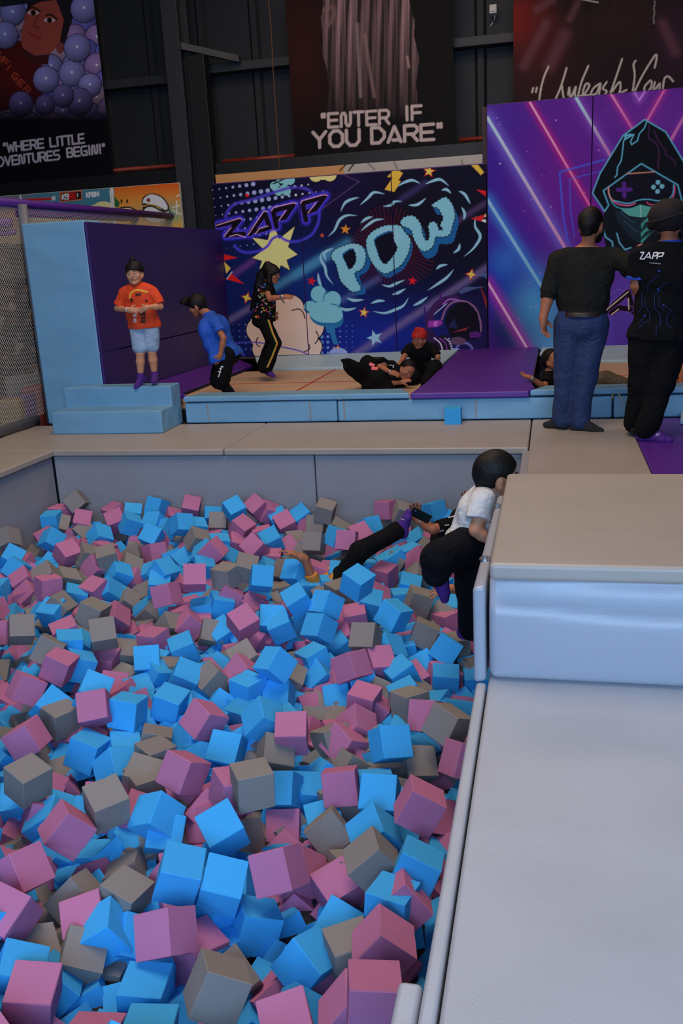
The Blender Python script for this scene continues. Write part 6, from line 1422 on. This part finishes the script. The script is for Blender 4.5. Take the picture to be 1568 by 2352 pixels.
# ================================================================= NET, RAILS AND THE KIDS' AREA BEHIND IT
structure(box('floor_play_area', -11, -5.21, 7.0, 13.3, -.42, -.30, mat('dark_play_floor', (52, 46, 60), .8, .1, 20), bev=0))
XN = -5.1
r1 = tube('padded_rail', [(XN, 6.6, 2.146), (XN, 13.1, 2.163)], .042, M_RAIL, n=16); tag(r1, 'long purple foam-covered top rail of the safety net', 'rail')
r2 = tube('padded_rail', [(-5.62, 9.3, 2.12), (-5.62, 13.2, 2.17)], .040, M_RAIL, n=16); tag(r2, 'second purple foam-covered rail behind the sky blue pillar', 'rail')
r3 = tube('padded_rail', [(-8.5, 9.2, pY(10, 512, 9.2)[2]), (-5.66, 9.2, pY(22, 512, 9.2)[2])], .05, M_RAIL, n=16); tag(r3, 'short purple cross rail behind the net at the left edge', 'rail')
r4 = tube('padded_rail', [(-8.5, 9.25, pY(10, 536, 9.25)[2]), (-5.66, 9.25, pY(22, 534, 9.25)[2])], .03, M_RAIL, n=16); tag(r4, 'lower thin purple cross rail behind the net at the left edge', 'rail')
tag(tube('padded_rail', [(-5.08, .6, .05), (-5.08, 8.21, .05)], .05, M_GTUBE, n=16), 'grey foam tube along the foot of the net', 'rail')
tag(tube('net_post', [(-5.05, 8.45, -.02), (-5.05, 8.45, 2.14)], .050, M_GTUBE, n=16), 'grey wrapped net post beside the sky blue pillar', 'post')
bm = bmesh.new()
def net(y0, y1, z0, z1, sl, st):
    c = z0 - sl * (y1 - y0)
    while c < z1:
        for sg in (1, -1):
            a_, b_ = (y0, c), (y1, c + sl * (y1 - y0)); t0 = max(0, (z0 - a_[1]) / (b_[1] - a_[1])); t1 = min(1, (z1 - a_[1]) / (b_[1] - a_[1]))
            if t1 > t0 + .002:
                ya, yb = y0 + (y1 - y0) * t0, y0 + (y1 - y0) * t1; za, zb = c + sl * (y1 - y0) * t0, c + sl * (y1 - y0) * t1
                if sg < 0: ya, yb = y0 + y1 - ya, y0 + y1 - yb
                tube_bm(bm, [(XN, ya, za), (XN, yb, zb)], .0018, 3, False)
        c += st
net(6.8, 8.42, .08, 2.13, .95, .034); net(8.48, 12.5, 1.90, 2.13, .95, .036)
tag(from_bm('safety_net', bm, M_CORD, origin=(XN, 8, 0)), 'white diamond-mesh safety net at the left behind the grey foam tube', 'net')
a = Art(11.25, -8.4, -5.72, -.28, 1.98, .022, 1.1); a.C[:] = lin((34, 26, 24)); rs_ = np.random.RandomState(5)
for k in range(170):
    c = (-20 + 135 * rs_.rand(), 560 + 300 * rs_.rand()); a.circ(c, 3 + 8 * rs_.rand(), ((120, 74, 40), (24, 18, 18), (150, 130, 112), (96, 54, 34), (18, 14, 14), (92, 84, 78))[rs_.randint(6)], .8, 2 + 7 * rs_.rand(), 3)
i = np.nonzero(a.py < 640)[0]; a.C[i] = a.C[i] * .25 + lin((96, 92, 84)) * .75
i = np.nonzero(a.py < 560)[0]; a.C[i] = lin((168, 150, 124))
p = tag(box('wall_print', -8.4, -5.72, 11.256, 11.32, -.3, 1.99, M_PLY, bev=.004), 'brown mottled wall print seen through the white net', 'wall print'); a.put('printed_artwork', p)
q0, q1 = J(18, 925, 10.2), J(92, 865, 10.2)
cb = root('cabinet', ((q0[0] + q1[0]) / 2, 10.4, -.3), 'pale wooden cabinet seen through the net behind the coloured blocks', 'cabinet'); cbm = mat('pale_cabinet', (120, 112, 104), .5, .1, 20)
box('carcass', q0[0], q1[0], 10.2, 10.6, -.3, q1[2], cbm, cb, .008)
for k in range(3):
    w_ = (q1[0] - q0[0]) / 3; d_ = box('door', q0[0] + w_ * k + .008, q0[0] + w_ * (k + 1) - .008, 10.183, 10.198, -.26, q1[2] - .02, cbm, cb, .004); box('handle', q0[0] + w_ * k + .03, q0[0] + w_ * k + .045, 10.168, 10.182, q1[2] - .22, q1[2] - .12, M_METAL, d_, .002)
for (px, py, Y, w_, h_, rgb, lab, rot) in ((32, 975, 9.1, .26, .30, (150, 120, 70), 'cream soft play block behind the net, left one', .3), (60, 972, 9.35, .22, .34, (84, 36, 120), 'purple soft play block behind the net between cream and coral', -.2), (84, 955, 9.6, .24, .36, (150, 62, 54), 'coral soft play block behind the net by the pillar', .15)):
    g = J(px, py, Y); bm = bmesh.new(); bm_box(bm, -w_ / 2, w_ / 2, -w_ / 2, w_ / 2, 0, h_); bevel(bm, .05, 4); bm.transform(Matrix.Translation((g[0], g[1], -.3)) @ Matrix.Rotation(rot, 4, 'Z')); top = g[2] + h_
    for v in bm.verts: v.co.z = -.3 + (v.co.z + .3) * (max(.2, top + .3) / h_)
    wn(tag(from_bm('soft_block', bm, mat('soft_' + lab.split()[0], rgb, .6, .1, 60)), lab, 'soft block', 'soft play blocks'))
tag(tube('drawstring', [J(1418, 899, 8.16), J(1424, 912, 8.13), J(1431, 922, 8.13), J(1437, 928, 8.14)], .004, M_CORD, n=6), 'thin white string hanging over the blue pads between the two men', 'string')
